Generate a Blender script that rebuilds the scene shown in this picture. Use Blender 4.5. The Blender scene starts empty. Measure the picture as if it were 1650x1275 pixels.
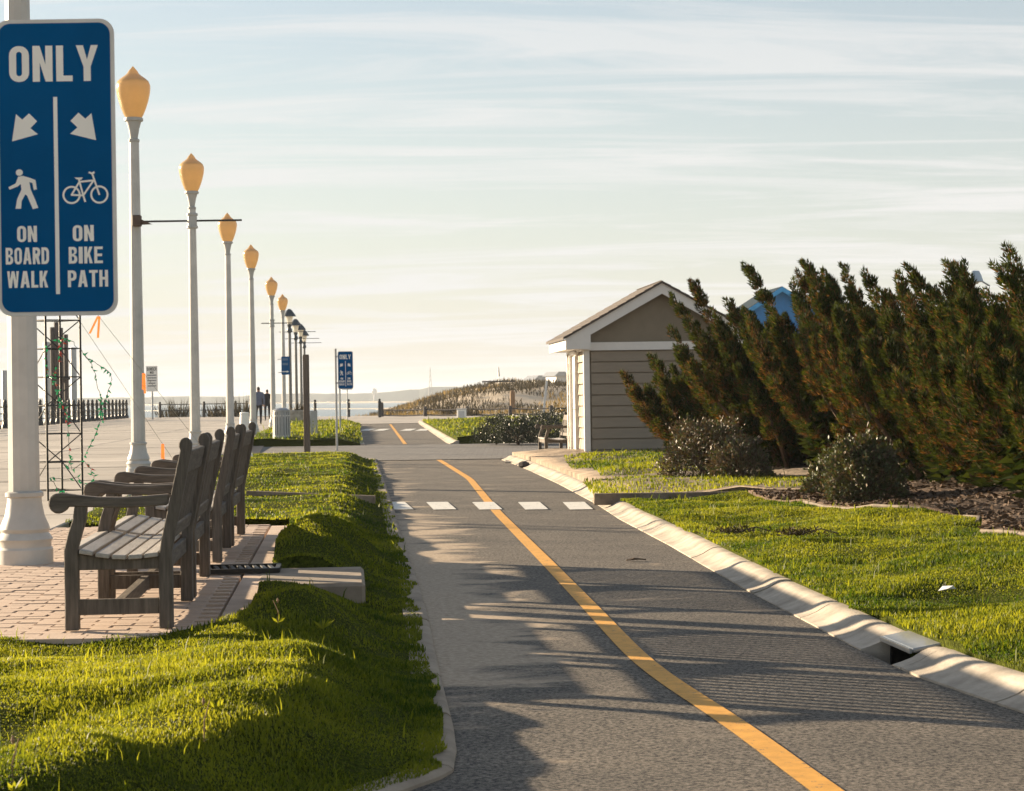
import bpy, math, random
import numpy as np
from mathutils import Vector, Matrix
from mathutils.geometry import tessellate_polygon
R = math.radians
SC = bpy.context.scene
COL = SC.collection
rng = np.random.default_rng(7)
random.seed(7)

# ------------------------------------------------------------------ camera
F_PX, ROLL, CAM_Z = 3300.0, R(0.85), 1.10
cam_d = bpy.data.cameras.new('camera'); cam = bpy.data.objects.new('camera', cam_d); COL.objects.link(cam)
cam_d.sensor_width = 36; cam_d.lens = 36 * F_PX / 1650; cam_d.clip_start = .1; cam_d.clip_end = 20000
cam.matrix_world = Matrix.Translation((0, 0, CAM_Z)) @ Matrix.Rotation(R(90) + 2.5 / F_PX, 4, 'X') @ Matrix.Rotation(-ROLL, 4, 'Z')
cam_d.dof.use_dof = True; cam_d.dof.focus_distance = 14; cam_d.dof.aperture_fstop = 13
SC.camera = cam
# ------------------------------------------------------------------ light
SUN_EL, SUN_AZ = R(12.5), R(-57)            # azimuth measured from +Y (forward), negative = left
SUN_DIR = Vector((math.sin(SUN_AZ) * math.cos(SUN_EL), math.cos(SUN_AZ) * math.cos(SUN_EL), math.sin(SUN_EL)))
sun_d = bpy.data.lights.new('sun', 'SUN'); sun = bpy.data.objects.new('sun', sun_d); COL.objects.link(sun)
sun_d.energy = 5.0; sun_d.angle = R(.53); sun_d.color = (1, .80, .56)
sun.rotation_euler = SUN_DIR.to_track_quat('Z', 'Y').to_euler(); sun.location = (-20, 10, 30)
SC.view_settings.view_transform = 'Standard'; SC.view_settings.look = 'None'
SC.view_settings.gamma = 1; SC.view_settings.exposure = 1.72; SC.view_settings.use_curve_mapping = False
world = bpy.data.worlds.new('World'); SC.world = world; world.use_nodes = True
def build_world():
    nt = world.node_tree; N, L = nt.nodes, nt.links; N.clear()
    out = N.new('ShaderNodeOutputWorld'); bg = N.new('ShaderNodeBackground'); bg.inputs['Strength'].default_value = .050
    sky = N.new('ShaderNodeTexSky'); sky.sky_type = 'NISHITA'; sky.sun_disc = False
    sky.sun_elevation = SUN_EL; sky.sun_rotation = SUN_AZ; sky.air_density = 1.0; sky.dust_density = .7; sky.ozone_density = 1.0
    tc = N.new('ShaderNodeTexCoord'); sep = N.new('ShaderNodeSeparateXYZ'); L.new(tc.outputs['Generated'], sep.inputs[0])
    def math_(op, a, b=None):
        n = N.new('ShaderNodeMath'); n.operation = op
        for i, v in enumerate((a, b)):
            if v is None: continue
            if isinstance(v, (int, float)): n.inputs[i].default_value = v
            else: L.new(v, n.inputs[i])
        return n.outputs[0]
    zc = math_('ADD', math_('MAXIMUM', sep.outputs['Z'], 0), .10)
    cmb = N.new('ShaderNodeCombineXYZ')
    L.new(math_('DIVIDE', sep.outputs['X'], zc), cmb.inputs[0]); L.new(math_('DIVIDE', sep.outputs['Y'], zc), cmb.inputs[1])
    mp = N.new('ShaderNodeMapping'); mp.inputs['Scale'].default_value = (.5, 2.1, 1); mp.inputs['Rotation'].default_value = (0, 0, R(9))
    L.new(cmb.outputs[0], mp.inputs[0])
    n1 = N.new('ShaderNodeTexNoise'); n1.inputs['Scale'].default_value = 1.25; n1.inputs['Detail'].default_value = 10
    n1.inputs['Roughness'].default_value = .66; n1.inputs['Distortion'].default_value = 1.1; L.new(mp.outputs[0], n1.inputs['Vector'])
    rp = N.new('ShaderNodeValToRGB'); rp.color_ramp.elements[0].position = .47; rp.color_ramp.elements[1].position = .62
    L.new(n1.outputs['Fac'], rp.inputs[0])
    # thin veil of cirrus: denser towards the horizon, where the sheet is seen edge-on
    veil = math_('POWER', math_('SUBTRACT', 1.0, math_('MINIMUM', math_('MAXIMUM', sep.outputs['Z'], 0), 1)), 7.0)
    low = math_('POWER', math_('SUBTRACT', 1.0, math_('MINIMUM', math_('MAXIMUM', sep.outputs['Z'], 0), 1)), 4.0)
    mixv = N.new('ShaderNodeMixRGB'); L.new(math_('MINIMUM', math_('ADD', math_('MULTIPLY', veil, .62), .22), .95), mixv.inputs[0]); L.new(sky.outputs[0], mixv.inputs[1]); mixv.inputs[2].default_value = (4.45, 4.42, 4.5, 1)
    mix = N.new('ShaderNodeMixRGB'); L.new(math_('MINIMUM', math_('MULTIPLY', math_('MULTIPLY', rp.outputs[0], low), 1.25), .9), mix.inputs[0]); mix.use_clamp = False
    L.new(mixv.outputs[0], mix.inputs[1]); mix.inputs[2].default_value = (5.35, 5.3, 5.25, 1)
    L.new(mix.outputs[0], bg.inputs[0]); L.new(bg.outputs[0], out.inputs[0])
build_world()

# ------------------------------------------------------------------ measuring helpers
def ray(x, y):
    dx, dy = x - 825, y - 637.5
    c, s = math.cos(ROLL), math.sin(ROLL)
    return ((dx * c - dy * s) / F_PX, -(dx * s + dy * c - 2.5) / F_PX)
def P(x, y, z=0.0):                       # the point of height z seen at photo position x, y
    a, b = ray(x, y); t = (z - CAM_Z) / b
    return Vector((a * t, t, z))
def PD(x, y, d):                          # the point at depth d
    a, b = ray(x, y); return Vector((a * d, d, CAM_Z + b * d))
YAW = math.atan2(.081, 1)                 # the promenade runs a little to the left of the view

def vnoise(x, y, scale, seed=0):          # smooth value noise, -1..1
    x = np.asarray(x, float) / scale + 1000.5 + seed * 17.3; y = np.asarray(y, float) / scale + 1000.5 + seed * 9.1
    xi = np.floor(x).astype(np.int64); yi = np.floor(y).astype(np.int64); fx = x - xi; fy = y - yi
    fx = fx * fx * (3 - 2 * fx); fy = fy * fy * (3 - 2 * fy)
    def h(a, b):
        n = (a * 374761393 + b * 668265263 + seed * 144665) & 0x7fffffff
        n = ((n ^ (n >> 13)) * 1274126177) & 0x7fffffff
        return ((n ^ (n >> 16)) & 0xffff) / 32767.5 - 1
    return (h(xi, yi) * (1 - fx) + h(xi + 1, yi) * fx) * (1 - fy) + (h(xi, yi + 1) * (1 - fx) + h(xi + 1, yi + 1) * fx) * fy

# ------------------------------------------------------------------ materials
MATS = {}
def pm(name, col, rough=.6, var=.12, scale=8, stretch=(1, 1, 1), bump=0, bscale=None, spec=.4, metal=0, col2=None, detail=5, trans=0, coat=0):
    if name in MATS: return MATS[name]
    m = bpy.data.materials.new(name); m.use_nodes = True; nt = m.node_tree; N, L = nt.nodes, nt.links
    b = N['Principled BSDF']; b.inputs['Roughness'].default_value = rough; b.inputs['Metallic'].default_value = metal
    b.inputs['Specular IOR Level'].default_value = spec; b.inputs['Coat Weight'].default_value = coat
    tc = N.new('ShaderNodeTexCoord'); mp = N.new('ShaderNodeMapping'); mp.inputs['Scale'].default_value = stretch
    L.new(tc.outputs['Object'], mp.inputs[0])
    n = N.new('ShaderNodeTexNoise'); n.inputs['Scale'].default_value = scale; n.inputs['Detail'].default_value = detail
    n.inputs['Roughness'].default_value = .62; L.new(mp.outputs[0], n.inputs['Vector'])
    rp = N.new('ShaderNodeValToRGB'); rp.color_ramp.elements[0].position = .3; rp.color_ramp.elements[1].position = .7
    c2 = col2 or tuple(min(1, c * (1 + var)) for c in col)
    rp.color_ramp.elements[0].color = (*[c * (1 - var) for c in col], 1); rp.color_ramp.elements[1].color = (*c2, 1)
    L.new(n.outputs['Fac'], rp.inputs[0]); L.new(rp.outputs[0], b.inputs['Base Color'])
    if bump:
        bn = N.new('ShaderNodeBump'); bn.inputs['Strength'].default_value = 1; bn.inputs['Distance'].default_value = bump
        n2 = N.new('ShaderNodeTexNoise'); n2.inputs['Scale'].default_value = bscale or scale * 3; n2.inputs['Detail'].default_value = 4
        L.new(mp.outputs[0], n2.inputs['Vector']); L.new(n2.outputs['Fac'], bn.inputs['Height']); L.new(bn.outputs[0], b.inputs['Normal'])
    if trans:
        t = N.new('ShaderNodeBsdfTranslucent'); ms = N.new('ShaderNodeMixShader'); ms.inputs[0].default_value = trans
        L.new(rp.outputs[0], t.inputs['Color']); L.new(b.outputs[0], ms.inputs[1]); L.new(t.outputs[0], ms.inputs[2])
        L.new(ms.outputs[0], N['Material Output'].inputs[0])
    MATS[name] = m; return m

def leaf_mat(name, c_a, c_b, trans=.45, rough=.5, spec=.3, boost=1.5):   # colour from the 'tint' attribute of each leaf or blade
    m = bpy.data.materials.new(name); m.use_nodes = True; N, L = m.node_tree.nodes, m.node_tree.links
    b = N['Principled BSDF']; b.inputs['Roughness'].default_value = rough; b.inputs['Specular IOR Level'].default_value = spec
    at = N.new('ShaderNodeAttribute'); at.attribute_name = 'tint'
    rp = N.new('ShaderNodeValToRGB'); rp.color_ramp.elements[0].color = (*c_a, 1); rp.color_ramp.elements[1].color = (*c_b, 1)
    L.new(at.outputs['Fac'], rp.inputs[0]); L.new(rp.outputs[0], b.inputs['Base Color'])
    t = N.new('ShaderNodeBsdfTranslucent'); ms = N.new('ShaderNodeMixShader'); ms.inputs[0].default_value = trans
    g = N.new('ShaderNodeMixRGB'); g.blend_type = 'MULTIPLY'; g.inputs[0].default_value = 1; g.inputs[2].default_value = (boost * 1.25, boost * 1.1, boost * .5, 1)
    L.new(rp.outputs[0], g.inputs[1]); L.new(g.outputs[0], t.inputs['Color'])
    L.new(b.outputs[0], ms.inputs[1]); L.new(t.outputs[0], ms.inputs[2]); L.new(ms.outputs[0], N['Material Output'].inputs[0])
    MATS[name] = m; return m

M_white = pm('white_paint', (.52, .505, .46), .42, .14, 3, bump=.0006, bscale=30)
M_globe = pm('amber_globe', (.74, .56, .30), .25, .08, 3, trans=.48)
M_lampmetal = pm('lamp_capital_paint', (.42, .42, .39), .45, .1, 6)
M_darkmetal = pm('dark_bronze', (.035, .034, .032), .45, .3, 12, metal=.3)
M_black = pm('black_steel', (.018, .016, .014), .5, .3, 30)
M_greymetal = pm('galvanised_steel', (.36, .37, .37), .4, .12, 18, metal=.6)
M_wood = pm('weathered_teak', (.095, .077, .060), .75, .35, 9, (6, .6, 6), bump=.002, bscale=26, col2=(.165, .137, .11))
M_woodv = pm('weathered_teak_upright', (.092, .075, .058), .75, .35, 9, (6, 6, .6), bump=.002, bscale=26, col2=(.16, .133, .106))
M_slat = pm('highlit_seat_slat', (.36, .33, .29), .55, .25, 8, (6, .5, 6), bump=.0012, bscale=30, spec=.6)  # base colour raised to put a brighter highlight on the seat slats
M_post = pm('timber_post', (.13, .1, .075), .8, .3, 6, (5, 5, .5), bump=.002, bscale=20)
M_blue = pm('sign_blue', (.001, .085, .235), .6, .08, 4, spec=.05)
M_signwhite = pm('sign_white', (.88, .85, .77), .4, .04, 6)
M_signback = pm('sign_edge', (.62, .60, .55), .4, .08, 9)
M_concrete = pm('kerb_concrete', (.36, .31, .245), .9, .35, 4, bump=.002, bscale=70, detail=11, col2=(.55, .48, .39))
M_slabc = pm('promenade_concrete', (.39, .35, .30), .85, .16, .8, bump=.002, bscale=40, detail=10)
M_brick = pm('brick_paver', (.52, .385, .29), .85, .18, 3.2, bump=.002, bscale=60, col2=(.62, .48, .37))
M_joint = pm('joint_sand', (.33, .25, .185), .95, .2, 8)
M_sand = pm('beach_sand', (.50, .41, .30), .95, .14, 1.2, bump=.01, bscale=6, detail=9)
M_dirt = pm('sandy_soil', (.21, .155, .105), .95, .4, 3, bump=.02, bscale=14, detail=9, col2=(.36, .28, .2))
M_mulch = pm('bark_mulch', (.075, .048, .03), .95, .5, 26, bump=.02, bscale=40, col2=(.19, .125, .08))
M_soil = pm('lawn_soil', (.02, .03, .005), .95, .6, 45, bump=.02, bscale=70, col2=(.10, .115, .016), detail=9, spec=.03)
M_yellow = pm('yellow_marking', (.66, .33, .055), .7, .16, 14, bump=.001, bscale=160, detail=10)
M_wmark = pm('white_marking', (.68, .66, .60), .7, .14, 14, bump=.001, bscale=160, detail=10)
def chip(m, cut, sc):                       # worn paint: flecks of bare asphalt
    N, L = m.node_tree.nodes, m.node_tree.links; b = N['Principled BSDF']; src = b.inputs['Base Color'].links[0].from_socket
    tc = N.new('ShaderNodeTexCoord'); n = N.new('ShaderNodeTexNoise'); n.inputs['Scale'].default_value = sc; n.inputs['Detail'].default_value = 8; n.inputs['Roughness'].default_value = .75; L.new(tc.outputs['Object'], n.inputs['Vector'])
    mr = N.new('ShaderNodeMapRange'); mr.inputs[1].default_value = cut; mr.inputs[2].default_value = cut + .07; L.new(n.outputs['Fac'], mr.inputs[0])
    mx = N.new('ShaderNodeMixRGB'); mx.inputs[2].default_value = (.1, .09, .08, 1); L.new(mr.outputs[0], mx.inputs[0]); L.new(src, mx.inputs[1]); L.new(mx.outputs[0], b.inputs['Base Color'])
chip(M_yellow, .59, 26); chip(M_wmark, .57, 14)
M_siding = pm('beige_siding', (.25, .205, .15), .6, .07, 3, (1, 1, 5))
M_gable = pm('gable_panel', (.2, .165, .115), .7, .08, 3)
M_trim = pm('white_trim', (.68, .655, .61), .45, .05, 4)
M_shingle = pm('roof_shingle', (.09, .075, .065), .9, .3, 20, bump=.003, bscale=80)
M_bluewall = pm('blue_boards', (.02, .17, .44), .5, .1, 4)
M_brown = pm('brown_box', (.1, .065, .045), .6, .2, 10)
M_orange = pm('orange_ribbon', (.8, .2, .05), .6, .12, 10, trans=.4)
M_cloth_dark = pm('dark_cloth', (.015, .015, .018), .9, .2, 12)
M_cloth_blue = pm('blue_grey_cloth', (.12, .14, .2), .9, .15, 12)
M_skin = pm('skin', (.35, .2, .14), .6, .08, 8)
M_hair = pm('hair', (.03, .02, .015), .7, .2, 20)
M_bark = pm('bark', (.10, .065, .04), .9, .35, 14, (4, 4, 1), bump=.006, bscale=18)
M_bulb_g = pm('green_bulb', (.05, .55, .26), .15, .1, 20, trans=.5, spec=.8)
M_bulb_r = pm('red_bulb', (.6, .1, .05), .15, .1, 20, trans=.4, spec=.8)
M_wire = pm('cable', (.04, .07, .04), .6, .2, 20)
M_paper = pm('litter_paper', (.7, .7, .7), .8, .05, 20)
M_dry = pm('dry_stalk', (.3, .2, .11), .8, .3, 20, trans=.3)
M_deck = pm('dark_deck_timber', (.06, .05, .045), .8, .3, 8)
M_farland = pm('far_land', (.06, .07, .05), .9, .3, .01)
M_glass = pm('lantern_glass', (.75, .73, .66), .25, .04, 6, trans=.5)
M_capgrey = pm('lantern_cap', (.05, .065, .075), .4, .2, 8, metal=.3)
M_pole2 = pm('grey_lamp_pole', (.16, .16, .145), .5, .12, 8)
M_wash = pm('greywhite_bin', (.5, .51, .5), .45, .08, 9)
M_grass = leaf_mat('grass_blade', (.030, .062, .006), (.20, .222, .024), .52, .5, .15, 1.5)
M_jun = leaf_mat('juniper_green', (.010, .021, .006), (.070, .090, .020), .26, .7, .12, 1.3)
M_junb = leaf_mat('juniper_brown', (.05, .024, .010), (.22, .115, .048), .32, .7, .2, 1.0)
M_leaf = leaf_mat('glossy_leaf', (.03, .045, .016), (.11, .13, .05), .18, .5, .5, 1.0)
M_leafb = leaf_mat('glossy_leaf_bronze', (.06, .042, .026), (.16, .115, .07), .15, .5, .5, 1.0)
M_leafd = leaf_mat('hedge_leaf', (.010, .016, .007), (.045, .055, .024), .12, .4, .5, 1.0)
M_dune = leaf_mat('dune_grass_blade', (.10, .08, .035), (.27, .2, .10), .35, .7, .2, 1.0)
M_marsh = leaf_mat('marsh_plant_leaf', (.022, .02, .012), (.075, .06, .034), .2, .7, .2, 1.0)

def asphalt():
    m = bpy.data.materials.new('asphalt'); m.use_nodes = True; N, L = m.node_tree.nodes, m.node_tree.links
    b = N['Principled BSDF']; b.inputs['Roughness'].default_value = .85; b.inputs['Specular IOR Level'].default_value = .3
    tc = N.new('ShaderNodeTexCoord')
    def noise(src, sc, det=4, ro=.6, stretch=None):
        v = tc.outputs[src]
        if stretch:
            mp = N.new('ShaderNodeMapping'); mp.inputs['Scale'].default_value = stretch; L.new(v, mp.inputs[0]); v = mp.outputs[0]
        n = N.new('ShaderNodeTexNoise'); n.inputs['Scale'].default_value = sc; n.inputs['Detail'].default_value = det; n.inputs['Roughness'].default_value = ro
        L.new(v, n.inputs['Vector']); return n.outputs['Fac']
    def ramp(f, a, b_, ca, cb):
        r = N.new('ShaderNodeValToRGB'); r.color_ramp.elements[0].position = a; r.color_ramp.elements[1].position = b_
        r.color_ramp.elements[0].color = (*ca, 1); r.color_ramp.elements[1].color = (*cb, 1); L.new(f, r.inputs[0]); return r.outputs[0]
    def mth(op, a, c=None):
        n = N.new('ShaderNodeMath'); n.operation = op
        for i, v in enumerate((a, c)):
            if v is None: continue
            if isinstance(v, (int, float)): n.inputs[i].default_value = v
            else: L.new(v, n.inputs[i])
        n.use_clamp = op in ('SUBTRACT', 'MULTIPLY'); return n.outputs[0]
    grit = noise('Object', 48, 5, .85); big = noise('Object', 1.3, 6)
    base = ramp(grit, .40, .62, (.016, .015, .0135), (.27, .236, .192))
    worn = N.new('ShaderNodeMixRGB'); worn.blend_type = 'MULTIPLY'; worn.inputs[0].default_value = .7
    L.new(base, worn.inputs[1]); L.new(ramp(big, .3, .7, (.62, .62, .62), (1.25, 1.2, 1.14)), worn.inputs[2])
    # blown sand: thick along the left kerb, tongues reaching across (u = metres from the left edge, v = metres along)
    uv = N.new('ShaderNodeUVMap'); uv.uv_map = 'across'; sp = N.new('ShaderNodeSeparateXYZ'); L.new(uv.outputs[0], sp.inputs[0])
    def uvnoise(scale, sx, sy, det=5):
        mp = N.new('ShaderNodeMapping'); mp.inputs['Scale'].default_value = (sx, sy, 1); L.new(uv.outputs[0], mp.inputs[0])
        n = N.new('ShaderNodeTexNoise'); n.inputs['Scale'].default_value = scale; n.inputs['Detail'].default_value = det; n.inputs['Roughness'].default_value = .6
        n.inputs['Distortion'].default_value = .4
        L.new(mp.outputs[0], n.inputs['Vector']); return n.outputs['Fac']
    tongues = uvnoise(1.1, 1.0, 2.0, 11)
    thick = mth('SUBTRACT', 1.0, mth('MULTIPLY', sp.outputs['X'], 1.25))           # 1 at the kerb, 0 at a metre
    near = N.new('ShaderNodeMapRange'); L.new(sp.outputs['Y'], near.inputs[0])
    near.inputs[1].default_value = 24; near.inputs[2].default_value = 15; near.inputs[3].default_value = .28; near.inputs[4].default_value = 1.0
    fore = N.new('ShaderNodeMapRange'); L.new(sp.outputs['Y'], fore.inputs[0]); fore.inputs[1].default_value = 6.8; fore.inputs[2].default_value = 11.0; fore.inputs[3].default_value = -.1; fore.inputs[4].default_value = 1.0; fore.interpolation_type = 'SMOOTHSTEP'
    am_ = N.new('ShaderNodeMath'); am_.operation = 'MULTIPLY'; L.new(mth('MULTIPLY', thick, near.outputs[0]), am_.inputs[0]); L.new(fore.outputs[0], am_.inputs[1]); amt = am_.outputs[0]
    score = N.new('ShaderNodeMath'); score.operation = 'ADD'; L.new(tongues, score.inputs[0]); sc_ = N.new('ShaderNodeMath'); sc_.operation = 'MULTIPLY'; sc_.inputs[1].default_value = .47; L.new(amt, sc_.inputs[0]); L.new(sc_.outputs[0], score.inputs[1])
    sandf = N.new('ShaderNodeMapRange'); L.new(score.outputs[0], sandf.inputs[0]); sandf.inputs[1].default_value = .61; sandf.inputs[2].default_value = .74
    fine = mth('ADD', mth('MULTIPLY', noise('Object', 60, 3), .5), .62)
    sf = mth('MULTIPLY', sandf.outputs[0], fine)
    sandc = ramp(uvnoise(30, 1, 1.1, 8), .34, .66, (.33, .25, .17), (.53, .42, .30))
    mx = N.new('ShaderNodeMixRGB'); L.new(sf, mx.inputs[0]); L.new(worn.outputs[0], mx.inputs[1]); L.new(sandc, mx.inputs[2])
    # a second, thinner dusting anywhere
    dust = mth('MULTIPLY', mth('SUBTRACT', uvnoise(.9, .7, 2.0, 9), .60), 3.0)
    mx2 = N.new('ShaderNodeMixRGB'); L.new(dust, mx2.inputs[0]); L.new(mx.outputs[0], mx2.inputs[1]); mx2.inputs[2].default_value = (.33, .27, .2, 1)
    L.new(mx2.outputs[0], b.inputs['Base Color'])
    bn = N.new('ShaderNodeBump'); bn.inputs['Distance'].default_value = .004; L.new(grit, bn.inputs['Height'])
    inv = mth('SUBTRACT', 1.0, sf); L.new(inv, bn.inputs['Strength']); L.new(bn.outputs[0], b.inputs['Normal'])
    return m
M_asphalt = asphalt()

def water():
    m = bpy.data.materials.new('sea_water'); m.use_nodes = True; N, L = m.node_tree.nodes, m.node_tree.links
    b = N['Principled BSDF']; b.inputs['Base Color'].default_value = (.05, .09, .11, 1); b.inputs['Roughness'].default_value = .22
    tc = N.new('ShaderNodeTexCoord'); n = N.new('ShaderNodeTexNoise'); n.inputs['Scale'].default_value = .12; n.inputs['Detail'].default_value = 6
    L.new(tc.outputs['Object'], n.inputs['Vector']); bn = N.new('ShaderNodeBump'); bn.inputs['Distance'].default_value = .5; bn.inputs['Strength'].default_value = .5
    L.new(n.outputs['Fac'], bn.inputs['Height']); L.new(bn.outputs[0], b.inputs['Normal']); return m
M_water = water()

def pavers():
    m = pm('grey_pavers', (.21, .2, .185), .85, .15, 2, bump=0); N, L = m.node_tree.nodes, m.node_tree.links
    b = N['Principled BSDF']; br = N.new('ShaderNodeTexBrick'); br.inputs['Scale'].default_value = 2.2; br.inputs['Mortar Size'].default_value = .02
    br.inputs['Color1'].default_value = (.10, .095, .09, 1); br.inputs['Color2'].default_value = (.19, .178, .16, 1); br.inputs['Mortar'].default_value = (.1, .09, .08, 1)
    tc = N.new('ShaderNodeTexCoord'); L.new(tc.outputs['Object'], br.inputs['Vector']); L.new(br.outputs[0], b.inputs['Base Color']); return m
M_pavers = pavers()

# ------------------------------------------------------------------ mesh helpers
class MB:
    def __init__(s): s.v = []; s.f = []; s.m = []; s.mi = 0
    def add(s, vs, fs):
        o = len(s.v); s.v += [tuple(v) for v in vs]; s.f += [tuple(i + o for i in f) for f in fs]; s.m += [s.mi] * len(fs); return s
    def box(s, c, size, mat=None):
        x, y, z = [q / 2 for q in size]; M = mat or Matrix()
        vs = [Vector(c) + M.to_3x3() @ Vector((a, b, d)) for a in (-x, x) for b in (-y, y) for d in (-z, z)]
        return s.add(vs, [(0, 1, 3, 2), (4, 6, 7, 5), (0, 4, 5, 1), (2, 3, 7, 6), (0, 2, 6, 4), (1, 5, 7, 3)])
    def bar(s, a, b, w, h=None):           # rectangular bar between two points
        a, b = Vector(a), Vector(b); d = b - a; h = h or w
        q = d.to_track_quat('Y', 'Z').to_matrix()
        return s.box((a + b) / 2, (w, d.length, h), q)
    def tube(s, pts, r, n=6, cap=True):
        pts = [Vector(p) for p in pts]; rs = r if isinstance(r, (list, tuple)) else [r] * len(pts)
        vs = []
        for i, p in enumerate(pts):
            t = (pts[min(i + 1, len(pts) - 1)] - pts[max(i - 1, 0)]).normalized()
            q = t.to_track_quat('Z', 'Y').to_matrix()
            for k in range(n):
                a = 2 * math.pi * k / n; vs.append(p + q @ Vector((math.cos(a) * rs[i], math.sin(a) * rs[i], 0)))
        fs = [(i * n + k, i * n + (k + 1) % n, (i + 1) * n + (k + 1) % n, (i + 1) * n + k) for i in range(len(pts) - 1) for k in range(n)]
        if cap: fs += [tuple(range(n))[::-1], tuple(range((len(pts) - 1) * n, len(pts) * n))]
        return s.add(vs, fs)
    def lathe(s, prof, n=20, c=(0, 0, 0), a0=0):
        vs = [(c[0] + r * math.cos(a0 + 2 * math.pi * k / n), c[1] + r * math.sin(a0 + 2 * math.pi * k / n), c[2] + z) for r, z in prof for k in range(n)]
        fs = [(i * n + k, i * n + (k + 1) % n, (i + 1) * n + (k + 1) % n, (i + 1) * n + k) for i in range(len(prof) - 1) for k in range(n)]
        fs += [tuple(range(n))[::-1], tuple(range((len(prof) - 1) * n, len(prof) * n))]
        return s.add(vs, fs)
    def prism(s, outline, y0, y1, ax='xz'):  # outline in a plane, extruded along the third axis
        n = len(outline)
        if ax == 'xz': vs = [(a, y, b) for y in (y0, y1) for a, b in outline]
        elif ax == 'yz': vs = [(y, a, b) for y in (y0, y1) for a, b in outline]
        else: vs = [(a, b, y) for y in (y0, y1) for a, b in outline]
        fs = [tuple(range(n)), tuple(range(2 * n - 1, n - 1, -1))] + [(k, n + k, n + (k + 1) % n, (k + 1) % n) for k in range(n)]
        return s.add(vs, fs)
    def flat(s, loops, y=0.0):               # filled outline with holes in the xz plane, facing -Y
        idx = tessellate_polygon([[Vector((a, 0, b)) for a, b in lp] for lp in loops])
        pts = [(a, y, b) for lp in loops for a, b in lp]
        fs = []
        for t in idx:
            p, q, r = [pts[i] for i in t]
            fs.append(t if (q[0] - p[0]) * (r[2] - p[2]) - (q[2] - p[2]) * (r[0] - p[0]) > 0 else t[::-1])
        return s.add(pts, fs)
    def build(s, name, mats, parent=None, smooth=False, loc=None, bevel=0):
        me = bpy.data.meshes.new(name); me.from_pydata(s.v, [], s.f); mats = mats if isinstance(mats, (list, tuple)) else [mats]
        for m in mats: me.materials.append(m)
        if len(mats) > 1: me.polygons.foreach_set('material_index', s.m)
        if smooth: me.polygons.foreach_set('use_smooth', [True] * len(me.polygons))
        import bmesh
        bm = bmesh.new(); bm.from_mesh(me); bmesh.ops.recalc_face_normals(bm, faces=bm.faces) if smooth or bevel else None
        if bevel: bmesh.ops.bevel(bm, geom=[e for e in bm.edges if e.calc_face_angle(0) > .5], offset=bevel, segments=1, affect='EDGES')
        bm.to_mesh(me); bm.free()
        if smooth: me.set_sharp_from_angle(angle=R(38))
        return link(name, me, parent, loc)
def link(name, me, parent=None, loc=None):
    o = bpy.data.objects.new(name, me); COL.objects.link(o)
    if parent: o.parent = parent
    if loc is not None: o.location = loc
    return o
def tag(o, label, cat, group=None):
    o['label'] = label; o['category'] = cat
    if group: o['group'] = group
    return o
def struct(o, kind='structure'): o['kind'] = kind; return o
def empty(name, loc, rz=0):
    o = bpy.data.objects.new(name, None); COL.objects.link(o); o.location = loc; o.rotation_euler = (0, 0, rz); return o
def copy_tree(o, parent=None):
    c = o.copy(); COL.objects.link(c); c.parent = parent
    for ch in o.children: copy_tree(ch, c)
    return c
def np_mesh(name, verts, faces, mats, parent=None, tint=None, midx=None, smooth=False):   # triangles from arrays
    me = bpy.data.meshes.new(name); nv, nf = len(verts), len(faces)
    me.vertices.add(nv); me.vertices.foreach_set('co', np.asarray(verts, np.float32).ravel())
    me.loops.add(nf * 3); me.loops.foreach_set('vertex_index', np.asarray(faces, np.int32).ravel())
    me.polygons.add(nf); me.polygons.foreach_set('loop_start', np.arange(0, nf * 3, 3, dtype=np.int32))
    for m in (mats if isinstance(mats, (list, tuple)) else [mats]): me.materials.append(m)
    if midx is not None: me.polygons.foreach_set('material_index', np.asarray(midx, np.int32))
    if tint is not None:
        a = me.attributes.new('tint', 'FLOAT', 'POINT'); a.data.foreach_set('value', np.asarray(tint, np.float32))
    if smooth: me.polygons.foreach_set('use_smooth', np.ones(nf, bool))
    me.update(calc_edges=True)
    return link(name, me, parent)
def interp(pts, d):                       # X at depth d on a polyline of (X, d)
    a = np.array(sorted([(p[1], p[0]) for p in pts])); return np.interp(d, a[:, 0], a[:, 1])

# ------------------------------------------------------------------ the lie of the land
ZP = -.17                                  # bike path level
lp = [P(*q, ZP) for q in ((728, 1250), (735, 1215), (731, 1180), (716, 1120), (702, 1060), (690, 1000), (676, 950), (652, 880), (633, 815), (619, 775), (606, 742), (592, 722))]
LEFT = [(-1.5, 3.0), (-.85, 5.2), (-.42, 6.5)] + [(p.x, p.y) for p in lp] + [(P(585, 712, ZP).x, P(585, 712, ZP).y), (P(580, 682, ZP).x, P(580, 682, ZP).y), (-11.5, 150)]
rp_ = [P(*q, ZP) for q in ((1650, 1150), (1480, 1092), (1380, 1045), (1200, 950), (1080, 880), (1000, 838), (960, 812), (900, 780), (850, 757), (820, 745))]
RIGHT = [(2.75, 3.0), (2.35, 6.0)] + [(p.x, p.y) for p in rp_] + [(P(720, 714, ZP).x, P(720, 714, ZP).y), (P(676, 684, ZP).x, P(676, 684, ZP).y), (-7.5, 150)]
CENT = [(P(x, y, ZP).x, P(x, y, ZP).y) for x, y in ((1322, 1275), (1197, 1170), (1050, 1085), (962, 990), (880, 905), (800, 825), (757, 772), (705, 740))]
left_x = lambda d: interp(LEFT, d); right_x = lambda d: interp(RIGHT, d)
def pad_x(d): return -1.30 - .083 * (np.asarray(d) - 9.85)           # right edge of the brick pad
PAD0, PAD1 = 9.55, 18.4
def g2(x, y, cx, cy, sx, sy, h): return h * np.exp(-((x - cx) / sx) ** 2 - ((y - cy) / sy) ** 2)
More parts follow.
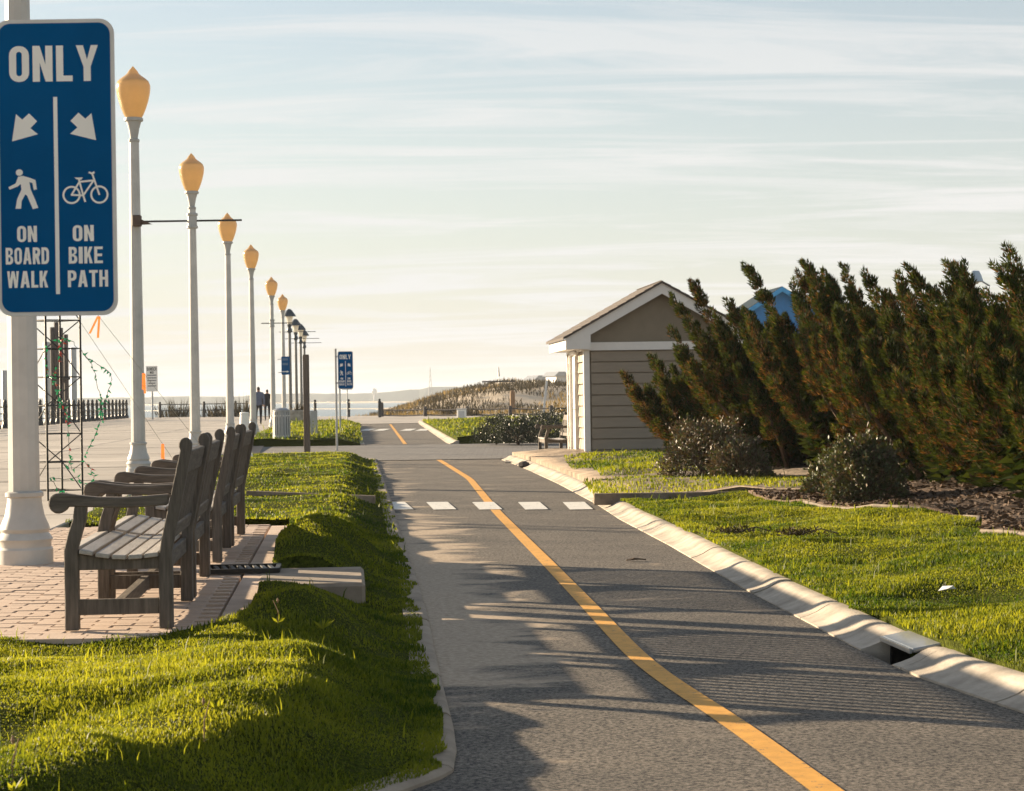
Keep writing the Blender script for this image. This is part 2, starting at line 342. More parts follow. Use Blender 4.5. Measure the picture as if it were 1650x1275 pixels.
def z_left(x, y):
    x = np.asarray(x, float); y = np.asarray(y, float)
    dist = left_x(y) - .14 - x; e = np.clip(dist / .55, 0, 1); e = e * e * (3 - 2 * e)
    z = -.14 + e * .145 + .042 * np.exp(-((dist - .62) / .32) ** 2) * np.clip((22 - y) / 4, .3, 1)
    b = .036 * vnoise(x, y, .8, 1) + .030 * vnoise(x, y, .34, 2) + .035 * vnoise(x, y * 1.6, 1.7, 3)
    z = z + b * np.clip((left_x(y) - .14 - x) / .3, .2, 1) * np.where(y < 20, 1, .8)
    z = z + g2(x, y, -1.38, 14.9, .42, .75, .22) + g2(x, y, -1.05, 10.2, .33, .55, .10) + g2(x, y, -.95, 8.5, .5, .5, .045) - g2(x, y, -1.1, 12.0, .28, .35, .16)
    return np.where((np.abs(x + 1.27) < .42) & (np.abs(y - 12.8) < .62), np.minimum(z, -.09), z)
def z_right(x, y):
    x = np.asarray(x, float); y = np.asarray(y, float)
    e = np.clip((x - right_x(y) - .3) / 3, 0, 1)
    return -.05 + .10 * e + (.05 * vnoise(x, y, .8, 5) + .045 * vnoise(x, y, 1.9, 6) + .02 * vnoise(x, y, .35, 7)) * np.clip((x - right_x(y) - .3) / .4, .15, 1)

def ruled(name, fl, fr, d0, d1, step, ncol, zf, mat, dz=0, skirt=.25, parent=None, uv=False):
    ds = np.arange(d0, d1 + step * .5, step); V = []; nr = len(ds); U = []
    for d in ds:
        a, b = float(fl(d)), float(fr(d)); xs = a + (b - a) * np.linspace(0, 1, ncol); zs = zf(xs, np.full(ncol, d)) + dz
        if skirt: xs = np.r_[a, xs, b]; zs = np.r_[zs[0] - skirt, zs, zs[-1] - skirt]
        V += [(x, d, z) for x, z in zip(xs, zs)]; U += [(x - a, d) for x in xs]
    n = ncol + (2 if skirt else 0)
    Fs = [(r * n + c, r * n + c + 1, (r + 1) * n + c + 1, (r + 1) * n + c) for r in range(nr - 1) for c in range(n - 1)]
    if skirt:
        for r in (0, nr - 1):
            row = [r * n + c for c in range(1, n - 1)]; o = len(V); V += [(V[i][0], V[i][1], V[i][2] - skirt) for i in row]; U += [U[i] for i in row]
            Fs += [(row[k], row[k + 1], o + k + 1, o + k) for k in range(len(row) - 1)]
    me = bpy.data.meshes.new(name); me.from_pydata(V, [], Fs); me.materials.append(mat)
    me.polygons.foreach_set('use_smooth', [True] * len(me.polygons))
    if uv:
        l = me.uv_layers.new(name='across'); vi = np.zeros(len(me.loops), np.int32); me.loops.foreach_get('vertex_index', vi)
        l.data.foreach_set('uv', np.array(U, np.float32)[vi].ravel())
    return link(name, me, parent)
zpath = lambda x, y: np.full(np.shape(x), ZP)

# base ground: one sheet of sand reaching the horizon, falling to the beach on the left and beyond the promenade's end
def z_ground(x, y):
    rail = -17.0 - .081 * y
    s1 = np.clip((rail - 1.2 - x) / 7, 0, 1); s2 = np.clip((y - 156) / 14, 0, 1) * np.clip((12 - x + (y - 156) * -.1) / 14, 0, 1)
    far = np.clip((np.hypot(x, y) - 450) / 300, 0, 1)
    return -.36 - 2.0 * np.maximum(s1, s2) - 1.6 * np.clip((rail - 45 - x) / 20, 0, 1) - 2.5 * s2 * np.clip((y - 260) / 150, 0, 1) - 2.2 * far
gx = np.unique(np.r_[np.linspace(-9000, -300, 10), np.linspace(-300, -60, 13), np.linspace(-60, 60, 61), np.linspace(60, 300, 9), np.linspace(300, 6000, 8)])
gy = np.unique(np.r_[np.linspace(-300, 0, 5), np.linspace(0, 260, 66), np.linspace(260, 800, 12), np.linspace(800, 14000, 10)])
GX, GY = np.meshgrid(gx, gy); GZ = z_ground(GX, GY); nx = len(gx)
me = bpy.data.meshes.new('ground'); me.from_pydata(np.c_[GX.ravel(), GY.ravel(), GZ.ravel()].tolist(), [], [(r * nx + c, r * nx + c + 1, (r + 1) * nx + c + 1, (r + 1) * nx + c) for r in range(len(gy) - 1) for c in range(nx - 1)])
me.materials.append(M_sand); me.polygons.foreach_set('use_smooth', [True] * len(me.polygons)); struct(link('ground', me))
struct(MB().add([(-9000, -300, -3.0), (6000, -300, -3.0), (6000, 14000, -3.0), (-9000, 14000, -3.0)], [(0, 1, 2, 3)]).build('sea', M_water))

# bike path, kerbs, markings
path = struct(ruled('bike_path', left_x, right_x, 3, 152, .5, 7, zpath, M_asphalt, skirt=0, uv=True))
def strip(name, pts, w, z, mat, parent=path):
    V = []; n = len(pts)
    for i, (x, y) in enumerate(pts):
        a, b = pts[max(i - 1, 0)], pts[min(i + 1, n - 1)]; t = Vector((b[0] - a[0], b[1] - a[1])).normalized(); nn = Vector((t.y, -t.x)) * w / 2
        V += [(x - nn.x, y - nn.y, z), (x + nn.x, y + nn.y, z)]
    return MB().add(V, [(2 * i, 2 * i + 1, 2 * i + 3, 2 * i + 2) for i in range(n - 1)]).build(name, mat, parent)
def smooth_line(pts, d0, d1, step=.4):
    a = np.array(sorted([(p[1], p[0]) for p in pts])); ds = np.arange(d0, d1, step)
    k = np.interp(ds, a[:, 0], a[:, 1])
    for _ in range(6): k[1:-1] = (k[:-2] + 2 * k[1:-1] + k[2:]) / 4
    return list(zip(k, ds))
strip('centre_line', smooth_line([(1.26, 4.5)] + CENT, 4.5, CENT[-1][1]), .105, ZP + .004, M_yellow)
strip('centre_line', [(P(x, y, ZP).x, P(x, y, ZP).y) for x, y in ((653, 716), (641, 700), (629, 684))], .11, ZP + .004, M_yellow)
for x in (645, 714, 788, 862, 934):
    a, b = P(x - 10, 810, ZP), P(x + 3, 822, ZP)
    MB().add([(a.x - .13, a.y, ZP + .008), (a.x + .13, a.y, ZP + .008), (b.x + .13, b.y, ZP + .008), (b.x - .13, b.y, ZP + .008)], [(0, 1, 2, 3)]).build('crosswalk_bar', M_wmark, path)
for x in (592, 615, 658, 682):
    a = P(x, 693, ZP); MB().add([(a.x - .22, a.y - 2.5, ZP + .008), (a.x + .22, a.y - 2.5, ZP + .008), (a.x + .22, a.y + 2.5, ZP + .008), (a.x - .22, a.y + 2.5, ZP + .008)], [(0, 1, 2, 3)]).build('crosswalk_bar', M_wmark, path)

def kerb(name, fx, d0, d1, seg, prof, skip=(), mat=None):
    root = struct(empty(name, (0, 0, 0))); d = d0; k = 0
    while d < d1 - .1:
        e = min(d + seg, d1); mb = MB(); ns = 9; V = []; wob = random.uniform(-.003, .003); tilt = random.uniform(-.003, .003)
        for i in range(ns + 1):
            q = d + .009 + (e - d - .018) * i / ns; x0 = float(fx(q))
            V += [(x0 + px + random.gauss(0, .0008), q, ZP + pz + (wob + tilt * (i / ns - .5) + random.gauss(0, .0003) if j not in (0, len(prof) - 1) else 0)) for j, (px, pz) in enumerate(prof)]
        n = len(prof)
        fs = [(i * n + j, i * n + j + 1, (i + 1) * n + j + 1, (i + 1) * n + j) for i in range(ns) for j in range(n - 1)] + [tuple(range(n)), tuple(range(ns * n, ns * n + n))[::-1]]
        if not any(a < (d + e) / 2 < b for a, b in skip): mb.add(V, fs).build('kerb_stone', mat or M_concrete, root, smooth=True)
        d = e; k += 1
    return root
rprof = [(-.002, -.15), (-.002, .008), (.04, .02), (.09, .04), (.135, .068), (.165, .082), (.2, .088), (.25, .085), (.25, -.15)]
lprof = [(.002, -.15), (.002, .012), (-.012, .024), (-.035, .028), (-.14, .028), (-.14, -.15)]
DR0, DR1 = 9.5, 10.05                       # storm drain opening in the right kerb
kerb('right_kerb', right_x, 4.0, DR0, 1.07, rprof); kerb('right_kerb', right_x, DR1, 41.5, 1.45, rprof)
kerb('right_kerb', right_x, 56.5, 110, 4, rprof)
kerb('left_kerb', left_x, 3.5, 43, 1.15, lprof, mat=pm('sandy_kerb', (.31, .25, .185), .95, .3, 4, bump=.004, bscale=30, detail=9)); kerb('left_kerb', left_x, 57, 108, 4, lprof)
# storm drain: a dark throat under a steel-faced lid
dr = empty('storm_drain', (float(right_x((DR0 + DR1) / 2)), (DR0 + DR1) / 2, ZP), math.atan2(float(right_x(DR0) - right_x(DR1)), DR1 - DR0))
hl = (DR1 - DR0) / 2 - .01
m = MB(); m.box((.25, 0, -.08), (.02, 2 * hl, .28)); m.box((.2, -hl + .012, -.08), (.12, .02, .27)); m.box((.2, hl - .012, -.08), (.12, .02, .27)); m.box((.14, 0, -.2), (.3, 2 * hl, .02)); m.build('throat', M_black, dr)
m = MB(); m.box((.175, 0, .074), (.15, 2 * hl, .022), Matrix.Rotation(R(-10), 3, 'Y').to_4x4()); m.build('lid', M_greymetal, dr, bevel=.006)
m = MB(); m.box((.094, 0, .06), (.012, 2 * hl - .02, .022)); m.build('steel_lip', M_greymetal, dr)
tag(dr, 'kerb storm drain with dark opening and pale lid beside the bike path', 'drain')

# promenade slabs, brick pad, paved crossing, plaza
bw = struct(empty('boardwalk', (0, 0, 0)))
def edge_x(d): return -4.0 - .081 * (d - 18)
sl = MB().prism([(-1.98, -.15), (1.98, -.15), (1.98, -.012), (1.968, 0), (-1.968, 0), (-1.98, -.012)], -1.475, 1.475); sl_me = None
for j in range(45):
    for i in range(4):
        d = 15.6 + 3 * j; x = -2.05 - 4 * i
        if i == 0 and d < 17: continue
        if sl_me is None:
            o = sl.build('slab', M_slabc, bw); sl_me = [o.data]
            for t_ in (.84, 1.08, .93): me_ = o.data.copy(); me_.materials[0] = pm('promenade_concrete_%d' % (100 * t_), (.39 * t_, .35 * t_, .30 * t_), .85, .2, .8, bump=.002, bscale=40, detail=10); sl_me.append(me_)
        else: o = link('slab', random.choice(sl_me), bw)
        o.location = (float(edge_x(d)) + x, d, random.uniform(-.004, .004)); o.rotation_euler = (0, 0, YAW)
struct(MB().add([(-40, -6, -.155), (-3, -6, -.155), (-3, 20, -.155), (-17, 152, -.155), (-40, 152, -.155)], [(0, 1, 2, 3, 4)]).build('promenade_bed', M_joint))
struct(MB().prism([(-26, -5), (-6.05, -5), (-6.05, 14.0), (-26, 14.0)], -.14, -.002, 'xy').build('boardwalk_apron', M_slabc))
struct(MB().add([(-22, 42, ZP + .012), (6, 42, ZP + .012), (6, 55.8, ZP + .012), (-22, 55.8, ZP + .012)], [(0, 1, 2, 3)]).build('paved_crossing', M_pavers))
struct(MB().add([(-30, 104, ZP + .02), (9, 104, ZP + .02), (9, 154, ZP + .02), (-30, 154, ZP + .02)], [(0, 1, 2, 3)]).build('plaza', M_slabc))
# brick pad: every brick is a brick
pad = struct(empty('brick_pad', (0, 0, 0)))
struct(MB().add([(-6.0, PAD0, -.03), (float(pad_x(PAD0)) - .02, PAD0, -.03), (float(pad_x(PAD1)) - .02, PAD1, -.03), (-6.0, PAD1, -.03)], [(0, 1, 2, 3)]).build('bedding', M_joint, pad))
bk = MB().prism([(-.097, -.05), (.097, -.05), (.097, -.004), (.093, 0), (-.093, 0), (-.097, -.004)], -.047, .047)
bk_me = bk.build('brick', M_brick, pad); bk0 = bk_me.data; COL.objects.unlink(bk_me); bpy.data.objects.remove(bk_me)
allb = []
for r in range(int((PAD1 - PAD0 - .25) / .1)):
    for c in range(24):
        d = PAD0 + .22 + r * .1; x = float(pad_x(d)) - .27 - c * .2 - (.1 if r % 2 else 0)
        if x < -5.9: continue
        # rounded near corner
        if d < PAD0 + .75 and (float(pad_x(d)) - x) < .75:
            if math.hypot(x - (float(pad_x(d)) - .75), d - (PAD0 + .75)) > .62: continue
        allb.append((x, d))
vis = [b for b in allb if b[0] > -.262 * b[1]]
vis.sort(key=lambda b: b[1]); near_b = set(vis[:300]); rest = MB()
for x, d in allb:
    z = float(.004 * vnoise(x, d, .7, 9)) + random.uniform(-.0025, .0025); M = Matrix.Rotation(random.uniform(-.012, .012), 4, 'Z') @ Matrix.Rotation(random.uniform(-.012, .012), 4, 'X')
    if (x, d) in near_b:
        o = link('brick', bk0, pad); o.matrix_local = Matrix.Translation((x, d, z)) @ M
    else: rest.add([Vector((x, d, z)) + M.to_3x3() @ Vector(v) for v in bk.v], bk.f)
struct(rest.build('paver_field', M_brick, pad), 'stuff')
# concrete edging round the pad (with the rounded corner)
pts = [(-6.0, PAD0 + .1)] + [(float(pad_x(PAD0)) - .75 + .67 * math.sin(a), PAD0 + .77 - .67 * math.cos(a)) for a in np.linspace(0, R(85), 9)] + [(float(pad_x(d)) - .075, d) for d in np.arange(PAD0 + .95, PAD1 + .1, .5)]
for i in range(len(pts) - 1):
    MB().bar((pts[i][0], pts[i][1], -.055), (pts[i + 1][0], pts[i + 1][1], -.055), .155, .112).build('edging', M_brick, pad)
# concrete slab with iron grate behind the benches
cs = empty('concrete_slab', (-1.27, 12.8, 0), YAW)
MB().box((0, 0, -.17), (.66, 1.2, .35)).build('slab_block', pm('stained_concrete', (.26, .21, .155), .9, .25, 5, bump=.003, bscale=40, col2=(.36, .29, .22)), cs, bevel=.02)
tag(cs, 'low square concrete block with exposed front face sunk in the grass', 'slab')
gr = empty('drain_grate', tuple(P(388, 919, .012)), YAW)
m = MB(); m.box((0, -.19, .01), (.5, .03, .03)); m.box((0, .19, .01), (.5, .03, .03)); m.box((-.24, 0, .01), (.03, .36, .03)); m.box((.24, 0, .01), (.03, .36, .03)); m.build('frame', M_black, gr)
for k in range(9): MB().box((-.2 + .05 * k, 0, .008), (.024, .35, .022), Matrix.Rotation(R(8), 3, 'Z').to_4x4()).build('bar', M_black, gr)
tag(gr, 'black slotted iron grate lying on the brick pad behind the benches', 'grate')

# lawns
def lawn_left_l(d):
    if d < PAD0: return -6.0
    if d < PAD1 + .1: return float(pad_x(d)) + .01
    return float(edge_x(d)) + .02
lawns = []
def near_l(d):                              # rounded corner of the pad
    e = d - (PAD0 + .02)
    if e < 0: return -6.0
    px = float(pad_x(d)); return px + .01 - (.67 - math.sqrt(max(0, .67 ** 2 - (.75 - min(e, .75)) ** 2))) if e < .75 else px + .01
lawn_r = lambda d: float(left_x(d)) - .135
lawns.append(('lawn', lambda d: -6.0, lawn_r, 3.2, PAD0 + .05, .1, 60, z_left))
lawns.append(('lawn', near_l, lawn_r, PAD0 + .05, PAD1 + .1, .1, 16, z_left))
lawns.append(('lawn', lambda d: float(edge_x(d)) + .02, lawn_r, PAD1 + .12, 42, .2, 24, z_left))
lawns.append(('lawn', lambda d: -7.2 - .081 * (d - 56), lawn_r, 57, 98, .8, 10, lambda x, y: z_left(x, y) + .1 * np.clip((y - 57) / 3, 0, 1)))
right_l = lambda d: float(right_x(d)) + .235
lawns.append(('lawn', right_l, lambda d: 12.0, 3.5, 23.0, .16, 70, z_right))
lawns.append(('lawn', right_l, lambda d: 5.0, 57, 104, 1.0, 12, lambda x, y: z_right(x, y) + .05))
for L_ in lawns: struct(ruled(L_[0], L_[1], L_[2], L_[3], L_[4], L_[5], L_[6], L_[7], M_soil))
struct(ruled('sandy_verge', right_l, lambda d: 14.0, 23.05, 41.6, .3, 40, lambda x, y: z_right(x, y) + .03, M_dirt))
def mulch_l(d): return np.interp(d, [12, 14.2, 15.6, 17, 18.5, 21, 22.9], [6.5, 3.95, 3.55, 3.9, 3.3, 2.9, 2.6])
struct(ruled('mulch_bed', lambda d: float(mulch_l(d)), lambda d: 11.0, 13.0, 22.9, .2, 40, z_right, M_mulch, dz=.03, skirt=.1))
# pale edging stones along the bed and the kerb between lawn and sandy verge
for (d0, d1) in ((14.4, 15.5), (16.4, 17.2), (17.8, 20.6)):
    ds = np.linspace(d0, d1, 5)
    MB().tube([(float(mulch_l(d)) - .04, d, float(z_right(mulch_l(d), d)) + .016) for d in ds], .018, 6).build('edging_stone', pm('stained_edging', (.17, .14, .105), .9, .3, 9), None)
eds = [o for o in COL.objects if o.name.startswith('edging_stone')]
for o, t in zip(eds, ('pale curved edging stone where the mulch bed bulges into the lawn', 'short pale edging stone in the notch of the mulch bed', 'long pale edging stone in front of the glossy round shrub')): tag(o, t, 'edging')
tag(MB().box((2.15, 23.02, -.062), (2.5, .10, .13)).build('verge_kerb', M_dirt, bevel=.01), 'low concrete kerb between the sunlit lawn and the sandy verge', 'kerb')
a = P(398, 797, .0); b = P(604, 801, -.04)
tag(MB().bar((a.x, a.y, .0), (b.x, b.y, -.07), .07, .09).build('concrete_strip', M_dirt), 'thin concrete strip crossing the grass beyond the benches', 'strip')

# ------------------------------------------------------------------ grass blades (stuff)
def blades(name, spec, mat=M_grass):
    Ps, Hs = [], []
    for fl, fr, d0, d1, zf, n, h in spec:
        d = rng.uniform(d0, d1, n * 2); gq = np.linspace(d0, d1, 700); a = np.interp(d, gq, [float(fl(q)) for q in gq]); b = np.interp(d, gq, [float(fr(q)) for q in gq])
        a = np.maximum(a, -.265 * d - 1.0); b = np.minimum(b, .265 * d + 1.2)
        wmax = (b - a).max(); keep = rng.uniform(0, wmax, n * 2) < (b - a); d, a, b = d[keep][:n], a[keep][:n], b[keep][:n]
        x = a + (b - a) * rng.uniform(0, 1, len(d)); keep = ~((np.abs(x + 1.27 + .02) < .36) & (np.abs(d - 12.8) < .63)) & (x > a) & (x < b)
        x, d = x[keep], d[keep]; Ps.append(np.c_[x, d, zf(x, d) - .006])
        patch = .8 + .45 * vnoise(x, d, .5, 21) + .35 * vnoise(x, d, .17, 22) + 2.2 * (rng.uniform(0, 1, len(x)) < .004)
        Hs.append(h * np.clip(patch, .5, 3.0) * rng.uniform(.6, 1.3, len(d)))
    p = np.concatenate(Ps); h = np.concatenate(Hs); n = len(p); az = rng.uniform(0, 2 * np.pi, n); lean = rng.uniform(.1, .75, n)
    w = (.0014 + .00022 * p[:, 1]) * rng.uniform(.7, 1.4, n); ax = np.c_[np.cos(az), np.sin(az), np.zeros(n)]; bx = np.c_[np.cos(az + 1.57 + rng.normal(0, .6, n)), np.sin(az + 1.57), np.zeros(n)]
    up = np.array([0, 0, 1.]); mid = p + bx * (lean * h * .25)[:, None] + up * (h * .55)[:, None]; tip = p + bx * (lean * h * .8)[:, None] + up * (h * (1 - .25 * lean))[:, None]
    W = ax * w[:, None]; V = np.stack([p - W, p + W, mid - W * .7, mid + W * .7, tip], 1).reshape(-1, 3)
    o = np.arange(n)[:, None, None] * 5; Fc = (np.array([[0, 1, 3], [0, 3, 2], [2, 3, 4]])[None] + o).reshape(-1, 3)
    t = np.clip(.44 + .42 * vnoise(p[:, 0], p[:, 1], .8, 23) + .3 * vnoise(p[:, 0], p[:, 1], .2, 24) + rng.normal(0, .2, n), 0, 1)
    return struct(np_mesh(name, V, Fc, mat, tint=np.repeat(t, 5)), 'stuff')
lawn_rr = lambda d: float(left_x(d)) - .05 + .035 * float(vnoise(d, 0, .16, 61)) + .03 * float(vnoise(d, 0, .5, 62))
g = blades('grass', [(lambda d: -6.0, lawn_rr, 5.0, PAD0 + .1, z_left, 200000, .024), (near_l, lawn_rr, PAD0, PAD1, z_left, 62000, .026),
                     (lambda d: float(edge_x(d)), lawn_rr, PAD1, 42, z_left, 52000, .03), (lambda d: -7.2 - .081 * (d - 56), lawn_rr, 57, 97, lambda x, y: z_left(x, y) + .1 * np.clip((y - 57) / 3, 0, 1), 9000, .1)])
g['label'] = 'short grass between the brick pad and the bike path'; g['category'] = 'grass'
g = blades('grass', [(lambda d: float(right_x(d)) + .2 + .03 * float(vnoise(d, 0, .17, 63)) + .03 * float(vnoise(d, 0, .6, 64)), lambda d: float(mulch_l(d)) if d > 13 else 12., 6.5, 22.9, z_right, 225000, .029),
                     (lambda d: float(right_x(d)) + .2 + .03 * float(vnoise(d, 0, .17, 63)) + .03 * float(vnoise(d, 0, .6, 64)), lambda d: 5., 57, 103, lambda x, y: z_right(x, y) + .05, 12000, .1)])
g['label'] = 'sunlit grass between the bike path and the junipers'; g['category'] = 'grass'
def sparse_z(x, y): return z_right(x, y) + .03
def sparse(d0, d1, x0, x1, n, h): return (lambda d: x0, lambda d: x1, d0, d1, sparse_z, n, h)
g = blades('grass', [sparse(23.2, 27, .9, 3.4, 5000, .05), sparse(28, 37.5, 1.2, 3.2, 12000, .06), sparse(31, 36, .9, 1.5, 1500, .05), sparse(24, 26, 2.6, 4.5, 2000, .05)])
g['label'] = 'thin patchy grass on the sandy ground in front of the shed'; g['category'] = 'grass'

# bark chips on the mulch bed (stuff)
n = 9000; d = rng.uniform(13, 22.8, n); x = mulch_l(d) + rng.uniform(0, 1, n) ** 1.3 * 3.5
p = np.c_[x, d, z_right(x, d) + .035 + rng.uniform(0, .015, n)]; u = rng.normal(0, 1, (n, 3)); u[:, 2] *= .35; u /= np.linalg.norm(u, axis=1)[:, None]
w = np.cross(u, rng.normal(0, 1, (n, 3))); w /= np.linalg.norm(w, axis=1)[:, None]; l = rng.uniform(.015, .05, n)[:, None]
V = np.stack([p - u * l, p + w * l * .35, p + u * l, p - w * l * .35], 1).reshape(-1, 3); o = np.arange(n)[:, None, None] * 4
o = struct(np_mesh('bark_chips', V, (np.array([[0, 1, 2], [0, 2, 3]])[None] + o).reshape(-1, 3), leaf_mat('bark_chip', (.03, .02, .013), (.13, .088, .06), .05, .8, .2, 1.0), tint=np.repeat(rng.uniform(0, 1, n), 4)), 'stuff')

# ------------------------------------------------------------------ signs with their lettering
def rr(x0, x1, z0, z1, r, n=5):             # rounded rectangle
    r = min(r, (x1 - x0) / 2, (z1 - z0) / 2); out = []
    for cx, cz, a in ((x1 - r, z1 - r, 0), (x0 + r, z1 - r, 90), (x0 + r, z0 + r, 180), (x1 - r, z0 + r, 270)):
        out += [(cx + r * math.cos(R(a + 90 * k / n)), cz + r * math.sin(R(a + 90 * k / n))) for k in range(n + 1)]
    return out
def half(x0, x1, z0, z1, r, n=5):           # square left, round right
    r = min(r, (z1 - z0) / 2, x1 - x0); out = [(x0, z1), (x0, z0)]
    for cx, cz, a in ((x1 - r, z0 + r, 270), (x1 - r, z1 - r, 0)):
        out += [(cx + r * math.cos(R(a + 90 * k / n)), cz + r * math.sin(R(a + 90 * k / n))) for k in range(n + 1)]
    return out
def glyph(ch, w, t):                        # heavy condensed capitals, 1 high
    h = t * .8
    if ch == 'O': return [[rr(0, w, 0, 1, w * .46), rr(t, w - t, h, 1 - h, (w - 2 * t) * .5)]]
    if ch == 'N': return [[[(0, 0), (t, 0), (t, .52), (w - t, 0), (w, 0), (w, 1), (w - t, 1), (w - t, .48), (t, 1), (0, 1)]]]
    if ch == 'L': return [[[(0, 0), (w, 0), (w, h), (t, h), (t, 1), (0, 1)]]]
    if ch == 'Y': return [[[(w / 2 - t / 2, 0), (w / 2 + t / 2, 0), (w / 2 + t / 2, .4), (w, 1), (w - t, 1), (w / 2, .6), (t, 1), (0, 1), (w / 2 - t / 2, .4)]]]
    if ch == 'I': return [[[(0, 0), (t, 0), (t, 1), (0, 1)]]]
    if ch == 'T': return [[[(w / 2 - t / 2, 0), (w / 2 + t / 2, 0), (w / 2 + t / 2, 1 - h), (w, 1 - h), (w, 1), (0, 1), (0, 1 - h), (w / 2 - t / 2, 1 - h)]]]
    if ch == 'H': return [[[(0, 0), (t, 0), (t, .5 - h / 2), (w - t, .5 - h / 2), (w - t, 0), (w, 0), (w, 1), (w - t, 1), (w - t, .5 + h / 2), (t, .5 + h / 2), (t, 1), (0, 1)]]]
    if ch == 'E': return [[[(0, 0), (w, 0), (w, h), (t, h), (t, .5 - h / 2), (w * .92, .5 - h / 2), (w * .92, .5 + h / 2), (t, .5 + h / 2), (t, 1 - h), (w, 1 - h), (w, 1), (0, 1)]]]
    if ch == 'A': return [[[(0, 0), (t, 0), (t * 1.22, .22), (w - t * 1.22, .22), (w - t, 0), (w, 0), (w / 2 + t * .62, 1), (w / 2 - t * .62, 1)], [(t * 1.42, .22 + h * .8), (w - t * 1.42, .22 + h * .8), (w / 2, .8)]]]
    if ch == 'W': return [[[(w * .14, 0), (w * .14 + t * .95, 0), (w / 2, .62), (w * .86 - t * .95, 0), (w * .86, 0), (w, 1), (w - t * .85, 1), (w * .78, .42), (w / 2 + t * .45, 1), (w / 2 - t * .45, 1), (w * .22, .42), (t * .85, 1), (0, 1)]]]
    if ch == 'K': return [[[(0, 0), (t, 0), (t, .3), (t * 1.35, .42), (w - t * 1.05, 0), (w, 0), (w * .66, .58), (w * .98, 1), (w - t * 1.1, 1), (t, .6), (t, 1), (0, 1)]]]
    if ch == 'D': return [[half(0, w, 0, 1, w * .5), half(t, w - t, h, 1 - h, w * .3)]]
    if ch == 'P': return [[[(0, 0), (t, 0), (t, .38)] + half(0, w, .38, 1, w * .45)[2:] + [(0, 1)], half(t, w - t, .38 + h, 1 - h, w * .2)]]
    if ch == 'R': return [[[(0, 0), (t, 0), (t, .4), (w - t, 0), (w, 0), (w * .78, .42)] + half(0, w, .42, 1, w * .42)[4:] + [(0, 1)], half(t, w - t, .46 + h, 1 - h, w * .2)]]
    if ch == 'B': return [[[(0, 0)] + half(0, w, 0, .52, w * .42)[2:] + half(0, w * .96, .52, 1, w * .4)[2:] + [(0, 1)], half(t, w - t, h, .5 - h / 2 + .01, w * .2), half(t, w - t * 1.04, .5 + h / 2, 1 - h, w * .2)]]
    if ch == 'G': return [[[(w, .62), (w, .8), (w * .8, 1), (w * .2, 1), (0, .8), (0, .2), (w * .2, 0), (w * .8, 0), (w, .2), (w, .5), (w * .5, .5), (w * .5, .5 - h), (w - t, .5 - h), (w - t, h), (t, h), (t, 1 - h), (w - t, 1 - h), (w - t, .62)]]]
WID = {'I': .26, 'W': .78, 'L': .46, 'A': .62, 'Y': .62}
def word(mb, s, x0, x1, z0, z1, t=.215, y=0):
    h = z1 - z0; ws = [WID.get(c, .56) for c in s]; gap = .1; tot = sum(ws) + gap * (len(s) - 1); k = (x1 - x0) / (tot * h); x = 0
    for c, w in zip(s, ws):
        tt = .26 if c == 'I' else t
        for loops in glyph(c, w, tt): mb.flat([[(x0 + (x + a) * h * k, z0 + b * h) for a, b in lp_] for lp_ in loops], y)
        x += w + gap
    return mb
def stroke(mb, pts, w, y):                   # flat polyline of width w
    for i in range(len(pts) - 1):
        a, b = Vector(pts[i]), Vector(pts[i + 1]); t = (b - a).normalized() * w / 2; n_ = Vector((-t.y, t.x)); a = a - t * .5; b = b + t * .5
        mb.flat([[tuple(a - n_), tuple(b - n_), tuple(b + n_), tuple(a + n_)]], y - .00007 * i)
def ringf(mb, cx, cz, r, w, y, n=28):
    mb.flat([[(cx + (r + s) * math.cos(2 * math.pi * k / n), cz + (r + s) * math.sin(2 * math.pi * k / n)) for k in range(n)] for s in (w / 2, -w / 2)], y)
